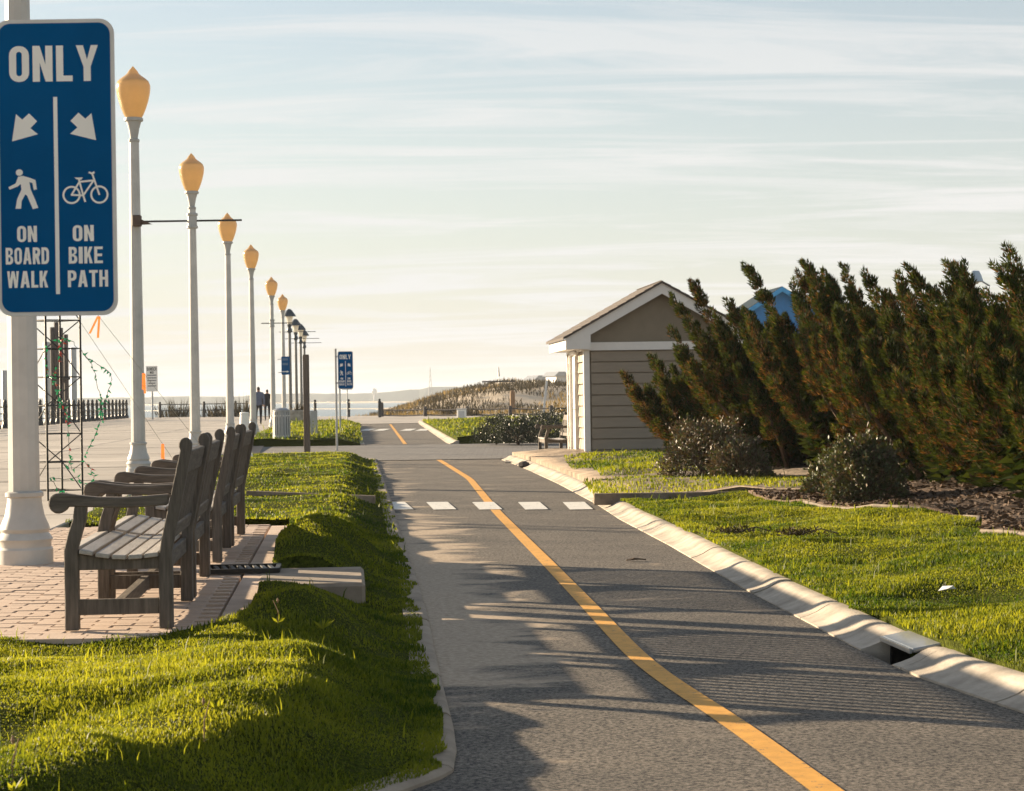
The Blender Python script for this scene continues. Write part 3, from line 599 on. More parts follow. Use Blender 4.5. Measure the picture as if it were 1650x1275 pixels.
def make_sign():
    # local: origin at the post's foot; panel to the right of the post; 1 photo pixel of the near sign = K metres
    K = .93 / 480; S = empty('path_sign', (0, 0, 0)); zb = 1.42; cx = .24
    m = MB(); m.box((0, 0, (zb + 1.0) / 2 - .1), (.05, .05, zb + 1.0 + .2)); m.build('post', M_white, S, bevel=.006)
    X = lambda px: cx + (px - 90) * K; Z = lambda py: zb + (510 - py) * K
    m = MB(); o_ = rr(X(-7), X(187), Z(510), Z(30), 24 * K, 7); m.prism(o_, -.036, -.030); pan = m.build('panel', M_signback, S, bevel=.0008)
    MB().flat([rr(X(0), X(180.5), Z(503.5), Z(36.5), 19 * K, 7)], -.0375).build('blue_face', M_blue, pan)
    for zz in (.15, .8): MB().box((.02, -.028, zb + zz), (.06, .012, .04)).build('bracket', M_greymetal, S)
    y = -.0385
    def lay(name, fn):
        mb = MB(); fn(mb); mb.build(name, M_signwhite, pan)
    for wd, a, b, c, d in (('ONLY', 17, 161, 131, 73), ('ON', 26, 58, 390, 364), ('BOARD', 7, 77, 426, 399), ('WALK', 9, 75, 464, 437), ('ON', 116, 150, 390, 364), ('BIKE', 109, 164, 426, 399), ('PATH', 107, 172, 464, 437)):
        lay('word', lambda mb: word(mb, wd, X(a), X(b), Z(c), Z(d), .2 if wd == 'ONLY' else .2, y))
    lay('divider', lambda mb: mb.flat([[(X(87.5), Z(475)), (X(94), Z(475)), (X(94), Z(156)), (X(87.5), Z(156))]], y))
    arr = [(20, 227), (27, 183), (37, 192), (48, 182), (61, 195), (50, 206), (62, 216)]
    lay('arrow', lambda mb: mb.flat([[(X(a), Z(b)) for a, b in arr[::-1]]], y))
    lay('arrow', lambda mb: mb.flat([[(X(176 - a), Z(b)) for a, b in arr]], y))
    def ped(mb):
        mb.flat([[(X(31 + 5.8 * math.cos(k * .5236)), Z(277.5 - 5.4 * math.sin(k * .5236))) for k in range(12)]], y)
        body = [(29, 284), (37, 283), (50, 287), (57, 290), (59, 305), (54, 306), (52, 295), (47, 293), (49, 305), (56, 322), (61, 335), (52, 337), (43, 315), (40, 313), (34, 324), (33, 336), (24, 336), (27, 320), (34, 305), (33, 296), (28, 300), (15, 305), (13, 301), (25, 295)]
        mb.flat([[(X(a), Z(b)) for a, b in body[::-1]]], y)
    lay('pedestrian_symbol', ped)
    def bike(mb):
        q = lambda l: [(X(a), Z(b)) for a, b in l]
        ringf(mb, X(115), Z(315), 13.2 * K, 3.2 * K, y); ringf(mb, X(160), Z(315), 13.2 * K, 3.2 * K, y - .0004)
        stroke(mb, q([(115, 315), (128, 294), (151, 292), (134, 316), (115, 315)]), 3 * K, y - .0008)
        stroke(mb, q([(127, 289), (134, 316), (137, 326)]), 3 * K, y - .0014); stroke(mb, q([(160, 315), (149, 281), (144, 279)]), 3 * K, y - .0018); stroke(mb, q([(149, 281), (152, 279)]), 3.4 * K, y - .0021)
        mb.flat([q([(120, 287), (134, 287), (131, 291), (124, 290)][::-1])], y - .0024)
    lay('bicycle_symbol', bike)
    return S
sg = make_sign()
p0 = PD(90, 270, 6.42); K0 = .93 / 480
def place_sign(o, foot_top, d):              # put the sign so that the panel's middle is where the photo shows it
    c = PD(*foot_top, d); o.location = (c.x - .24, c.y + .036, c.z - 1.42 - .465)
place_sign(sg, (90, 270), 6.42); sg.location.z = min(sg.location.z, 0)
tag(sg, 'large blue ONLY sign overlapping the lamp post on the brick pad', 'sign', 'boardwalk and bike path signs')
s2 = copy_tree(sg); f = P(543, 720, -.06); s2.location = f; tag(s2, 'blue ONLY sign with boardwalk and bike path symbols beyond the timber post', 'sign', 'boardwalk and bike path signs')
s3 = copy_tree(sg); f = P(548.5, 699, 0); s3.location = f; tag(s3, 'blue sign mostly hidden behind another ONLY sign', 'sign', 'boardwalk and bike path signs')
# pole further off
po = empty('pole', tuple(P(560, 674, 0))); MB().tube([(0, 0, -.1), (0, 0, 2.1)], .035, 8).build('shaft', M_greymetal, po); MB().lathe([(.0, 2.1), (.045, 2.1), (.045, 2.14), (0, 2.16)], 8).build('cap', M_greymetal, po)
tag(po, 'thin grey steel pole by the pipe railing beyond the grass', 'pole')

# small blue notice on a far lamp and the danger board at the sea rail
bs = empty('notice_sign', tuple(P(460.5, 575, 3.4) * 0 + PD(460.5, 604, 92)))
MB().prism(rr(-.19, .19, 0, .82, .03), -.012, 0).build('panel', M_blue, bs)
m = MB()
for z0, w in ((.64, .24), (.43, .26)): m.flat([rr(-w / 2 - .02, w / 2 - .02, z0, z0 + .1, .01)], -.015)
m.build('lettering', pm('faded_print', (.1, .19, .3), .5, .2, 30), bs)
MB().flat([[(-.15, .12), (.05, .12), (.05, .09), (.15, .14), (.05, .19), (.05, .16), (-.15, .16)]], -.016).build('arrow', M_signwhite, bs)
MB().bar((-.35, .02, .1), (.19, .02, .1), .03).build('bracket', M_greymetal, bs); MB().bar((-.35, .02, .7), (.19, .02, .7), .03).build('bracket', M_greymetal, bs)
tag(bs, 'small blue arrow notice clamped between two lamp columns above the slatted bin', 'sign')
f = P(246, 676, 0); dg = empty('danger_sign', tuple(f)); kk = f.y / F_PX
MB().tube([(0, 0, -.1), (0, 0, 1.9)], .06, 8).build('post', M_greymetal, dg)
zb = (676 - 631) * kk; hh = 41 * kk; ww = 18.5 * kk
MB().prism(rr(-ww / 2, ww / 2, zb, zb + hh, .03), -.08, -.062).build('board', M_signwhite, dg)
m = MB(); word(m, 'DANGER', -ww * .42, ww * .42, zb + hh * .82, zb + hh * .95, .18, -.083); m.build('word', M_black, dg)
m = MB(); word(m, 'NO', -ww * .16, ww * .16, zb + hh * .70, zb + hh * .79, .2, -.083); m.build('word', M_black, dg)
m = MB()
for k, (a, b) in enumerate(((-.42, .40), (-.36, .40), (-.40, .36), (-.30, .30), (-.36, .38))): m.flat([[(ww * a, zb + hh * (.62 - .105 * k)), (ww * b, zb + hh * (.62 - .105 * k)), (ww * b, zb + hh * (.655 - .105 * k)), (ww * a, zb + hh * (.655 - .105 * k))]], -.083)
m.build('small_print', pm('grey_print', (.12, .12, .12), .6, .2, 30), dg)
tag(dg, 'white DANGER NO warning board on a post at the sea railing', 'sign')

# ------------------------------------------------------------------ lamp posts
LH = 6.24
def make_lamp():
    S = empty('lamp_post', (0, 0, 0)); G = LH - .0
    b = MB().lathe([(.19, -.05), (.19, .10), (.178, .115), (.178, .15), (.19, .17), (.17, .2), (.158, .215), (.17, .24), (.165, .26), (.135, .33), (.118, .42), (.116, .455), (.13, .465), (.13, .49), (.112, .5)], 24).build('pedestal', M_white, S, smooth=True)
    MB().lathe([(.108, .495), (.104, 1.5), (.094, 3.0), (.083, 4.2), (.076, LH - 1.14)], 12).build('column', M_white, S)
    MB().lathe([(.082, LH - 1.16), (.086, LH - 1.15), (.086, LH - 1.12), (.07, LH - 1.11)], 16).build('collar', M_lampmetal, S, smooth=True)
    MB().lathe([(.06, LH - 1.11), (.066, LH - 1.06), (.085, LH - .95), (.112, LH - .86), (.115, LH - .845), (.14, LH - .84), (.146, LH - .815), (.14, LH - .79), (.12, LH - .785)], 20).build('capital', M_lampmetal, S, smooth=True)
    gp = [(.12, -.79), (.15, -.74), (.19, -.64), (.225, -.53), (.25, -.42), (.26, -.34), (.258, -.29), (.245, -.255), (.236, -.242)]
    gl = MB().lathe([(r, LH + z) for r, z in gp], 28).build('globe', M_globe, S, smooth=True)
    MB().lathe([(.24, LH - .244), (.236, LH - .232), (.19, LH - .19), (.13, LH - .148), (.095, LH - .118), (.085, LH - .105), (.07, LH - .075), (.04, LH - .04), (.022, LH - .02), (.006, LH)], 24).build('globe_cap', M_globe, gl, smooth=True)
    return S
GRP = 'cream acorn-globe lamp posts along the boardwalk'
lamp = make_lamp(); lamps = [lamp]
lamp.location = P(41, 908, 0)
tag(lamp, 'white lamp post with wide flared base standing on the brick pad', 'lamp post', GRP)
for q, lab in (((214, 107), 'acorn-globe lamp post with a brown box clamped to its column'), ((308, 247), 'acorn-globe lamp post with a long thin crossarm through its column'),
               ((366, 343), 'acorn-globe lamp post next beyond the one with the long crossarm'), ((404, 394), 'acorn-globe lamp post standing just behind the walking couple\'s path by the tapered white bollard'),
               ((437, 446), 'acorn-globe lamp post rising behind the slatted grey bin'), ((455, 474), 'acorn-globe lamp post beside the small blue arrow notice')):
    o = copy_tree(lamp); o.location = P(*q, LH); o.location.z = 0; tag(o, lab, 'lamp post', GRP); lamps.append(o)
lamps[4]['label'] = 'acorn-globe lamp post whose column stands beside the walking couple'
def crossarm(o, z, x0, x1, both=True):
    m = MB(); m.tube([(x0, 0, z), (x1, 0, z)], .022, 6); m.build('crossarm', M_darkmetal, o)
    MB().lathe([(.1, z - .16), (.118, z - .15), (.118, z - .11), (.1, z - .1), (.1, z + .1), (.118, z + .11), (.118, z + .15), (.1, z + .16)], 14).build('crossarm_clamp', M_lampmetal, o)
L3 = lamps[2]; kz = CAM_Z + ray(312, 356)[1] * L3.location.y; kx = L3.location.y / F_PX
crossarm(L3, kz, -82 * kx, 80 * kx)
L2 = lamps[1]; z2 = CAM_Z + ray(228, 357)[1] * L2.location.y
MB().box((.05, -.12, z2), (.13, .12, .17)).build('clamp_box', M_brown, L2, bevel=.01); MB().prism([(.1, z2 - .06), (.1, z2 + .03), (.28, z2 - .055)], -.13, -.09).build('clamp_fin', M_brown, L2)
L6 = lamps[5]; kx = L6.location.y / F_PX; crossarm(L6, CAM_Z + ray(438, 521)[1] * L6.location.y, -17 * kx, 34 * kx)
def make_lantern():
    S = empty('lantern_post', (0, 0, 0)); H = 6.0
    MB().lathe([(.19, -.05), (.19, .12), (.15, .2), (.17, .26), (.12, .4), (.1, .5)], 12).build('pedestal', M_white, S, smooth=True)
    MB().lathe([(.1, .5), (.085, 3), (.075, H - .95)], 10).build('column', M_pole2, S)
    MB().lathe([(.075, H - 1.3), (.14, H - 1.2), (.14, H - 1.1), (.08, H - 1.0), (.13, H - .86), (.09, H - .8)], 12).build('collar', M_capgrey, S, smooth=True)
    gl = MB().lathe([(.11, H - .82), (.2, H - .42), (.2, H - .4)], 6).build('lantern', M_glass, S)
    MB().lathe([(.36, H - .40), (.34, H - .34), (.24, H - .2), (.14, H - .06), (.05, H)], 14).build('hood', M_capgrey, S, smooth=True)
    return S
ln = make_lantern()
for i, (q, lab) in enumerate((((466, 498), 'dark-hooded lantern post next to the last acorn globe'), ((476, 514), 'dark-hooded lantern post second from the last acorn globe'), ((484, 522), 'dark-hooded lantern post third from the last acorn globe'), ((490, 532), 'dark-hooded lantern post behind the top of the timber post'))):
    o = ln if i == 0 else copy_tree(ln); o.location = P(*q, 6.0); o.location.z = 0; tag(o, lab, 'lantern post', 'hooded lantern posts at the far end of the boardwalk')
    if i in (1, 2, 3):
        z = CAM_Z + ray(470, (0, 535, 546, 553)[i])[1] * o.location.y; MB().tube([(-1.0, 0, z), (1.2, 0, z)], .02, 5).build('crossarm', M_darkmetal, o)

# ------------------------------------------------------------------ benches
def make_bench(Lb=1.42):
    S = empty('wooden_bench', (0, 0, 0))     # faces -x, near end at y = 0
    leg = [(0, 0), (.066, 0), (.066, .40), (.085, .47), (.105, .53), (.11, .60), (.052, .60), (.044, .54), (.02, .47), (.0, .39)]
    rear = [(.45, 0), (.516, 0), (.516, .38), (.532, .46), (.615, .86), (.618, .895), (.606, .918), (.588, .925), (.569, .918), (.556, .898), (.556, .876), (.563, .868), (.462, .42), (.45, .34)]
    arm = [(-.062, .585), (-.072, .612), (-.066, .642), (-.045, .662), (-.01, .666), (.06, .655), (.16, .643), (.28, .64), (.4, .645), (.505, .652), (.497, .598), (.4, .592), (.28, .588), (.14, .594), (.06, .598), (.022, .598), (.012, .582), (-.012, .566), (-.04, .568)]
    for y0 in (0, Lb - .065):
        MB().prism(leg, y0, y0 + .065).build('leg', M_woodv, S, bevel=.004)
        MB().prism(rear, y0, y0 + .065).build('leg', M_woodv, S, bevel=.004)
        MB().prism(arm, y0 - .004, y0 + .071).build('armrest', pm('teak_arm', (.095, .077, .060), .75, .35, 9, (.6, 6, 6), bump=.002, bscale=26, col2=(.165, .137, .11)), S, bevel=.006)
        MB().prism([(.06, .29), (.06, .372), (.16, .352), (.3, .338), (.4, .342), (.455, .352), (.455, .29)], y0 + .012, y0 + .053).build('seat_rail', M_woodv, S, bevel=.003)
        MB().box((.258, y0 + .0325, .11), (.39, .04, .075)).build('stretcher', M_woodv, S, bevel=.003)
    MB().box((.258, Lb / 2, .11), (.045, Lb - .09, .07)).build('stretcher', M_wood, S, bevel=.003)
    MB().box((.034, Lb / 2, .325), (.03, Lb - .13, .075)).build('seat_rail', M_wood, S, bevel=.003); MB().box((.47, Lb / 2, .31), (.03, Lb - .13, .08)).build('seat_rail', M_wood, S, bevel=.003)
    for k, (x, z, a) in enumerate(((.028, .383, -8), (.106, .377, 10), (.184, .361, 8), (.262, .352, 3), (.340, .352, -3), (.415, .358, -6))):
        MB().box((x, Lb / 2, z), (.066, Lb + .03 if k else Lb - .14, .021), Matrix.Rotation(R(a), 3, 'Y').to_4x4()).build('seat_slat', M_slat, S, bevel=.003)
    B = lambda z: .488 + (z - .42) * .2055            # centre line of the leaning back
    tl = Matrix.Rotation(math.atan(.2055), 3, 'Y').to_4x4()
    MB().box((B(.80), Lb / 2, .80), (.034, Lb - .128, .115), tl).build('top_rail', M_wood, S, bevel=.004)
    MB().box((B(.455), Lb / 2, .455), (.034, Lb - .128, .07), tl).build('lower_rail', M_wood, S, bevel=.004)
    n_ = 13
    for k in range(n_):
        y = .065 + (Lb - .13) * (k + .5) / n_; MB().box((B(.617), y, .617), (.014, .052, .28), tl).build('back_slat', M_woodv, S, bevel=.002)
    return S
bench = make_bench(); BG = 'wooden benches in a row facing the boardwalk'
f0 = P(105, 1018, 0)
for i, (d, lab) in enumerate(((f0.y, 'weathered wooden bench at the lawn end of the row on the brick pad'), (f0.y + 1.56, 'weathered wooden bench second in the row from the lawn end'), (f0.y + 4.05, 'weathered wooden bench just past the gap in the row'), (f0.y + 5.6, 'weathered wooden bench at the far end of the row by the long grass strip'))):
    o = bench if i == 0 else copy_tree(bench); o.location = (f0.x - .083 * (d - f0.y), d, .003); o.rotation_euler = (0, 0, YAW + random.uniform(-.012, .012)); tag(o, lab, 'bench', BG)

# ------------------------------------------------------------------ shed
SH = empty('shed', tuple(P(945, 742.5, -.10)), YAW)
W, D, HW, PK = 2.84, 2.7, 2.16, 3.27         # local: x right along the gable, y away, origin at the near left corner
sl_ = .555; OV = .38; hw = W / 2; ez = PK - (hw + OV) * sl_; HW = ez - .08; low_ = lambda x: PK - x * sl_ - .2
m = MB(); m.prism([(.02, -.2), (W - .02, -.2), (W - .02, PK - hw * sl_ - .07), (W / 2, PK - .07), (.02, PK - hw * sl_ - .07)], .02, D - .02); m.build('core_wall', M_siding, SH)
nb = 10; bh = (HW - .15) / nb; SB = lambda z0: [(-.002, z0), (-.034, z0), (-.016, z0 + bh - .02), (.018, z0 + bh - .02), (.018, z0)]
for face in ('front', 'left'):
    for k in range(nb):
        z0 = k * bh
        if face == 'front': MB().prism(SB(z0), .11, W - .11, 'yz').build('siding_board', M_siding, SH)
        else:
            for a, b in ((.11, .95), (1.99, D - .1)): MB().prism(SB(z0), a, b, 'xz').build('siding_board', M_siding, SH)
for x, y in ((-.03, -.035), (W - .08, -.035)): MB().box((x + .055, y + .06, HW / 2 - .1), (.11, .12, HW + .2)).build('corner_trim', M_trim, SH)
MB().box((-.02, D - .04, HW / 2 - .1), (.06, .11, HW + .2)).build('corner_trim', M_trim, SH)
MB().box((W / 2, -.038, HW - .075), (W + .10, .05, .15)).build('frieze_board', M_trim, SH)
MB().box((-.035, D / 2 + .02, HW - .09), (.03, D - .1, .14)).build('frieze_board', M_trim, SH)
MB().prism([(.08, HW + .002), (W - .08, HW + .002), (W - .08, low_(hw - .08) + .03), (W / 2, PK - .17), (.08, low_(hw - .08) + .03)], -.03, .015).build('gable_panel', M_gable, SH)
for s in (-1, 1):
    X = lambda x: W / 2 + s * x
    MB().prism([(X(0), PK), (X(hw + OV), ez), (X(hw + OV), ez - .21), (X(hw - .08), ez - .21), (X(hw - .08), low_(hw - .08)), (X(0), PK - .2)], -.26, -.22).build('rake_board', M_trim, SH)
    MB().prism([(X(hw - .08), ez - .2), (X(hw + OV - .04), ez - .2), (X(hw + OV - .04), ez - .03), (X(hw - .08), ez + .1)], -.215, -.04).build('eave_return', M_trim, SH)
    MB().box((X(hw + OV - .02), D / 2, ez - .115), (.03, D + .43, .19)).build('fascia', M_trim, SH)
    MB().prism([(X(hw + OV - .04), ez - .2), (X(hw + .02), ez - .2), (X(hw + .02), ez - .18), (X(hw + OV - .04), ez - .18)], -.03, D + .2).build('soffit', M_trim, SH)
    rf = MB().prism([(X(0), PK + .03), (X(hw + OV + .05), ez + .03 - .05 * sl_), (X(hw + OV + .05), ez - .005 - .05 * sl_), (X(0), PK - .005)], -.30, D + .25).build('roof_slope', M_shingle, SH)
    for k in range(11):
        q = (hw + OV + .05) * (k + 1) / 11; z = PK - q * sl_
        MB().prism([(X(q), z + .045), (X(q - .19), z + .19 * sl_ + .034), (X(q - .19), z + .19 * sl_ + .03), (X(q), z + .031)], -.305, D + .255).build('shingle_course', M_shingle, rf)
# door on the path side
MB().box((-.012, 1.47, .98), (.03, .86, 1.98)).build('door', M_trim, SH, bevel=.004)
for y in (.985, 1.955): MB().box((-.05, y, 1.0), (.075, .07, 2.08)).build('door_frame', M_trim, SH)
MB().box((-.05, 1.47, 2.02), (.07, .9, .07)).build('door_frame', M_trim, SH)
MB().tube([(-.03, 1.1, .95), (-.09, 1.1, .95), (-.09, 1.2, .95)], .013, 6).build('door_handle', M_greymetal, SH)
MB().tube([(-.1, .72, .02), (-.1, .72, 1.94), (-.05, .72, 2.02)], .022, 8).build('conduit', M_trim, SH)
tag(SH, 'small beige clapboard shed with white trim and shingled gable roof', 'shed')
o = copy_tree(bench); q = P(878, 737, -.15); o.location = (q.x, q.y, -.15); o.rotation_euler = (0, 0, YAW); tag(o, 'wooden bench set against the path side of the beige shed', 'bench')
struct(MB().box((.95, 42.2, -.222), (2.2, 5.5, .14)).build('shed_apron', M_pavers))

# blue house behind the junipers
q = PD(1258, 462, 84); BH = empty('blue_house', (q.x, q.y, -.1), R(4)); pk = q.z + .1
MB().prism([(-1.9, 0), (1.9, 0), (1.9, pk - 1.35), (0, pk - .15), (-1.9, pk - 1.35)], 0, 4).build('wall', M_bluewall, BH)
for k in range(19): MB().box((-1.8 + .2 * k, -.012, (pk - 1.4) / 2), (.012, .02, pk - 1.45)).build('board_batten', M_bluewall, BH)
for s in (-1, 1):
    MB().prism([(0, pk), (s * 2.3, pk - 1.45), (s * 2.3, pk - 1.57), (0, pk - .12)], -.3, 4.3).build('roof_slope', pm('slate_blue_roof', (.02, .035, .05), .95, .2, 12, spec=.1), BH)
    MB().prism([(0, pk - .02), (s * 2.28, pk - 1.46), (s * 2.28, pk - 1.64), (0, pk - .22)], -.34, -.305).build('barge_board', pm('bright_blue_trim', (.05, .3, .62), .5, .1, 5), BH)
tag(BH, 'bright blue gabled house showing between the juniper tops', 'house')
# white floodlight on a mast behind the shrubs
q = PD(1567, 447, 30); FL = empty('floodlight', (q.x, q.y, 0)); z = q.z
MB().tube([(-.1, 0, -.2), (-.1, 0, z - .1), (-.02, 0, z - .02)], .03, 8).build('mast', M_greymetal, FL)
MB().lathe([(.02, .1), (.07, .09), (.1, .03), (.13, -.06), (.125, -.07)], 14).build('hood', pm('bluewhite_enamel', (.42, .5, .56), .35, .06, 6), FL, smooth=True, loc=(.03, 0, z))
MB().lathe([(.05, -.1), (.07, -.06), (.05, -.03)], 10).build('lens', M_glass, FL, loc=(.03, 0, z)); MB().tube([(.12, 0, z - .05), (.25, 0, z - .13)], .012, 6).build('arm', M_greymetal, FL)
tag(FL, 'pale blue-white hooded floodlight poking up between the junipers', 'floodlight')
# ------------------------------------------------------------------ junipers and glossy shrubs
def leaf_tris(C, U, L, Wd):                 # one slim triangle pair per leaf: centre base C, direction U, length L, width Wd
    n = len(C); s = np.cross(U, rng.normal(0, 1, (n, 3))); s /= np.linalg.norm(s, axis=1)[:, None] + 1e-9
    V = np.stack([C, C + U * (L * .5)[:, None] + s * Wd[:, None], C + U * L[:, None], C + U * (L * .5)[:, None] - s * Wd[:, None]], 1).reshape(-1, 3)
    F = (np.array([[0, 1, 2], [0, 2, 3]])[None] + np.arange(n)[:, None, None] * 4).reshape(-1, 3); return V, F
def juniper(loc, height, spread, n_plume, lab, seed, lean=-.43):
    global rng; rng = np.random.default_rng(seed); S = empty('juniper', loc); tb = MB(); LV, LF, LT, LM = [], [], [], []; off = 0
    def leaves(Cc, Ud, ln, wd, tint, brown):
        nonlocal off
        n_ = len(Cc); sd = np.cross(Ud, rng.normal(0, 1, (n_, 3))); sd /= np.linalg.norm(sd, axis=1)[:, None] + 1e-9; sd *= wd[:, None]
        LV.append(np.stack([Cc - sd, Cc + sd, Cc + Ud * ln[:, None]], 1).reshape(-1, 3)); LF.append(np.arange(n_ * 3).reshape(-1, 3) + off); off += n_ * 3; LT.append(np.repeat(tint, 3)); LM.append(np.broadcast_to(np.asarray(brown).astype(int), n_))
    for k in range(n_plume):
        a = 6.283 * (k * .618 + rng.uniform(-.05, .05)); rad = .92 * math.sqrt((k + .5) / n_plume); ca, sa = math.cos(a), math.sin(a)
        Hh = height * (1.0 - .48 * rad ** 1.8) * rng.uniform(.74, 1.06); b0 = np.array([ca * rad * spread * .55, sa * rad * spread * .5, 0.0])
        ts = np.linspace(0, 1, 14); w0, w1 = rng.uniform(0, 6.28, 2); ln_ = lean * rng.uniform(.65, 1.2)
        out = spread * .62 * rad; t2 = np.sin(np.minimum(ts * 1.25, 1) * 1.57)
        ax = np.stack([b0[0] + ca * out * t2 + ln_ * Hh * ts ** 1.15 + .05 * np.sin(ts * 5 + w0), b0[1] + sa * out * t2 + .05 * np.sin(ts * 5 + w1), Hh * ts], 1)
        tb.tube([tuple(p) for p in ax[:12:2]], [max(.006, .04 * (1 - t)) for t in ts[:12:2]], 5)
        fat = (.62 + .38 * Hh / 2.5) * rng.uniform(.85, 1.2); nt = int(30 * Hh / 1.6) + 14; tt = np.sort(rng.uniform(.03, 1, nt)) ** .72; tt[-5:] = np.linspace(.9, .985, 5); idx = tt * 13; i0 = np.clip(idx.astype(int), 0, 12); fr = (idx - i0)[:, None]
        c = ax[i0] * (1 - fr) + ax[i0 + 1] * fr; axd = ax[i0 + 1] - ax[i0]; axd /= np.linalg.norm(axd, axis=1)[:, None]
        prof = np.interp(tt, [0, .2, .5, .75, .9, 1], [.13, .165, .13, .085, .042, .01]) * fat
        th = np.arange(nt) * 2.4 + rng.uniform(-.5, .5, nt); rd = np.stack([np.cos(th), np.sin(th), rng.uniform(-.2, .2, nt)], 1)
        u = axd * 1.0 + rd * .42 + np.array([-.1, 0, .12]); u /= np.linalg.norm(u, axis=1)[:, None]; c = c + rd * (prof * .62)[:, None]; tl = (.09 + .75 * prof) * rng.uniform(.8, 1.25, nt)
        browner = rng.uniform() < .36
        for j in range(nt):
            nl = int(60 + 620 * prof[j]); s_ = rng.uniform(0, 1, nl); rr_ = tl[j] * .34 * np.sin(np.pi * np.clip(s_ * .88 + .12, 0, 1)) ** .7
            q = rng.normal(0, 1, (nl, 3)); q -= (q @ u[j])[:, None] * u[j]; q /= np.linalg.norm(q, axis=1)[:, None]
            Cc = c[j] + u[j] * (s_ * tl[j])[:, None] + q * (rr_ * rng.uniform(.45, 1, nl))[:, None]; Ud = u[j] * .95 + q * .5 + rng.normal(0, .16, (nl, 3)); Ud /= np.linalg.norm(Ud, axis=1)[:, None]
            br = rng.uniform(0, 1, nl) < np.clip(1.6 * (.55 - s_) * (1.3 - tt[j]) + (.42 if browner else .13), .06, .88)
            leaves(Cc, Ud, rng.uniform(.03, .07, nl), rng.uniform(.005, .010, nl), np.clip(rng.normal(.45 + .18 * rng.normal(), .2, nl), 0, 1), br)
    # added core: oversized leaves, tinted dark as shade, blocking light through the bush
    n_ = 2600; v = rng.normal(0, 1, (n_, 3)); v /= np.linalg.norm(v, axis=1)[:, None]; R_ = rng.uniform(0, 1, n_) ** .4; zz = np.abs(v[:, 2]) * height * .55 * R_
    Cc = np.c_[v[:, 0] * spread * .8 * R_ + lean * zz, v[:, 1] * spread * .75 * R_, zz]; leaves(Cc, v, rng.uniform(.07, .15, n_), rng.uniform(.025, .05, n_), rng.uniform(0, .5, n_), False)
    tb.build('trunk', M_bark, S, smooth=True)
    np_mesh('crown', np.concatenate(LV), np.concatenate(LF), [M_jun, M_junb], S, np.concatenate(LT), np.concatenate(LM))
    return tag(S, lab, 'juniper', 'wind-leaning junipers along the verge')
def zr(x, y): return float(z_right(x, y))
for i, (x, y, h, sp, n_, lab) in enumerate((
        (3.2, 30.3, 1.9, 1.0, 24, 'low juniper overlapping the side of the beige shed'),
        (4.0, 28.9, 2.6, 1.0, 28, 'juniper behind the bronze-leaved round shrub'),
        (4.85, 27.0, 3.0, 1.1, 30, 'tall juniper in front of the blue house'),
        (5.2, 24.4, 2.75, 1.1, 27, 'juniper rising behind the green glossy round shrub'),
        (5.5, 22.4, 2.6, 1.05, 27, 'juniper between the glossy shrub and the floodlight'),
        (5.5, 20.4, 2.35, 1.05, 26, 'juniper in front of the pale floodlight on the mulch bed'),
        (6.4, 21.0, 2.6, 1.1, 24, 'tall juniper behind the mulch bed past the floodlight'),
        (5.35, 18.5, 2.1, 1.0, 28, 'juniper at the open end of the mulch bed'))):
    juniper((x, y, zr(x, y)), h, sp, n_, lab, 100 + i, (-.42, -.44, -.38, -.34, -.40, -.30, -.34, -.36)[i])
def shrub(loc, r, h, n, mats, lab, seed, cat='shrub', grp=None):
    global rng; rng = np.random.default_rng(seed); S = empty('round_shrub', loc); tb = MB()
    for k in range(9):
        a = k * 2.4; tb.tube([(0, 0, -.05), (.35 * r * math.cos(a), .35 * r * math.sin(a), h * .35), (.7 * r * math.cos(a), .7 * r * math.sin(a), h * .6)], [.02, .014, .006], 5)
    tb.build('stem', M_bark, S)
    v = rng.normal(0, 1, (n, 3)); v /= np.linalg.norm(v, axis=1)[:, None]; v[:, 2] = np.abs(v[:, 2]) * 1.0 - .12
    lump = 1 + .3 * (rng.uniform(0, 1, n) < .05) * rng.uniform(0, 1, n) + .24 * vnoise(v[:, 0] * 3 + v[:, 2] * 2, v[:, 1] * 3, .9, seed) + .17 * vnoise(v[:, 0] * 7, v[:, 2] * 7 + v[:, 1] * 5, .8, seed + 1)
    R_ = rng.uniform(.55, 1, n) ** .35 * lump; C = np.c_[v[:, 0] * r * R_, v[:, 1] * r * R_, np.maximum(.02, (v[:, 2] + .12) * h * R_)]
    U = v * .7 + rng.normal(0, .5, (n, 3)) + np.array([0, 0, .35]); U /= np.linalg.norm(U, axis=1)[:, None]
    V, Fc = leaf_tris(C, U, rng.uniform(.03, .058, n), rng.uniform(.008, .014, n))
    np_mesh('crown', V, Fc, mats, S, np.repeat(rng.uniform(0, 1, n), 4), np.repeat((rng.uniform(0, 1, n) < .35).astype(int), 2))
    return tag(S, lab, cat, grp)
def at_ground(x, y):
    q = P(x, y, 0)
    for _ in range(4): q = P(x, y, zr(q.x, q.y) + .03)
    return tuple(q)
shrub(at_ground(1140, 768), .58, .72, 9000, [M_leafb, M_leaf], 'bronze-leaved round shrub at the foot of the junipers by the shed', 11)
shrub(at_ground(1196, 772), .36, .48, 4600, [M_leafb, M_leaf], 'smaller pale bronze shrub leaning on the bronze-leaved round one', 12)
shrub(at_ground(1392, 806), .39, .6, 10000, [M_leaf, M_leafb], 'green glossy round shrub on the edge of the mulch bed', 13)
shrub(at_ground(1330, 795), .24, .36, 2600, [M_leaf, M_leafb], 'little glossy shrub tucked beside the green round shrub', 14)
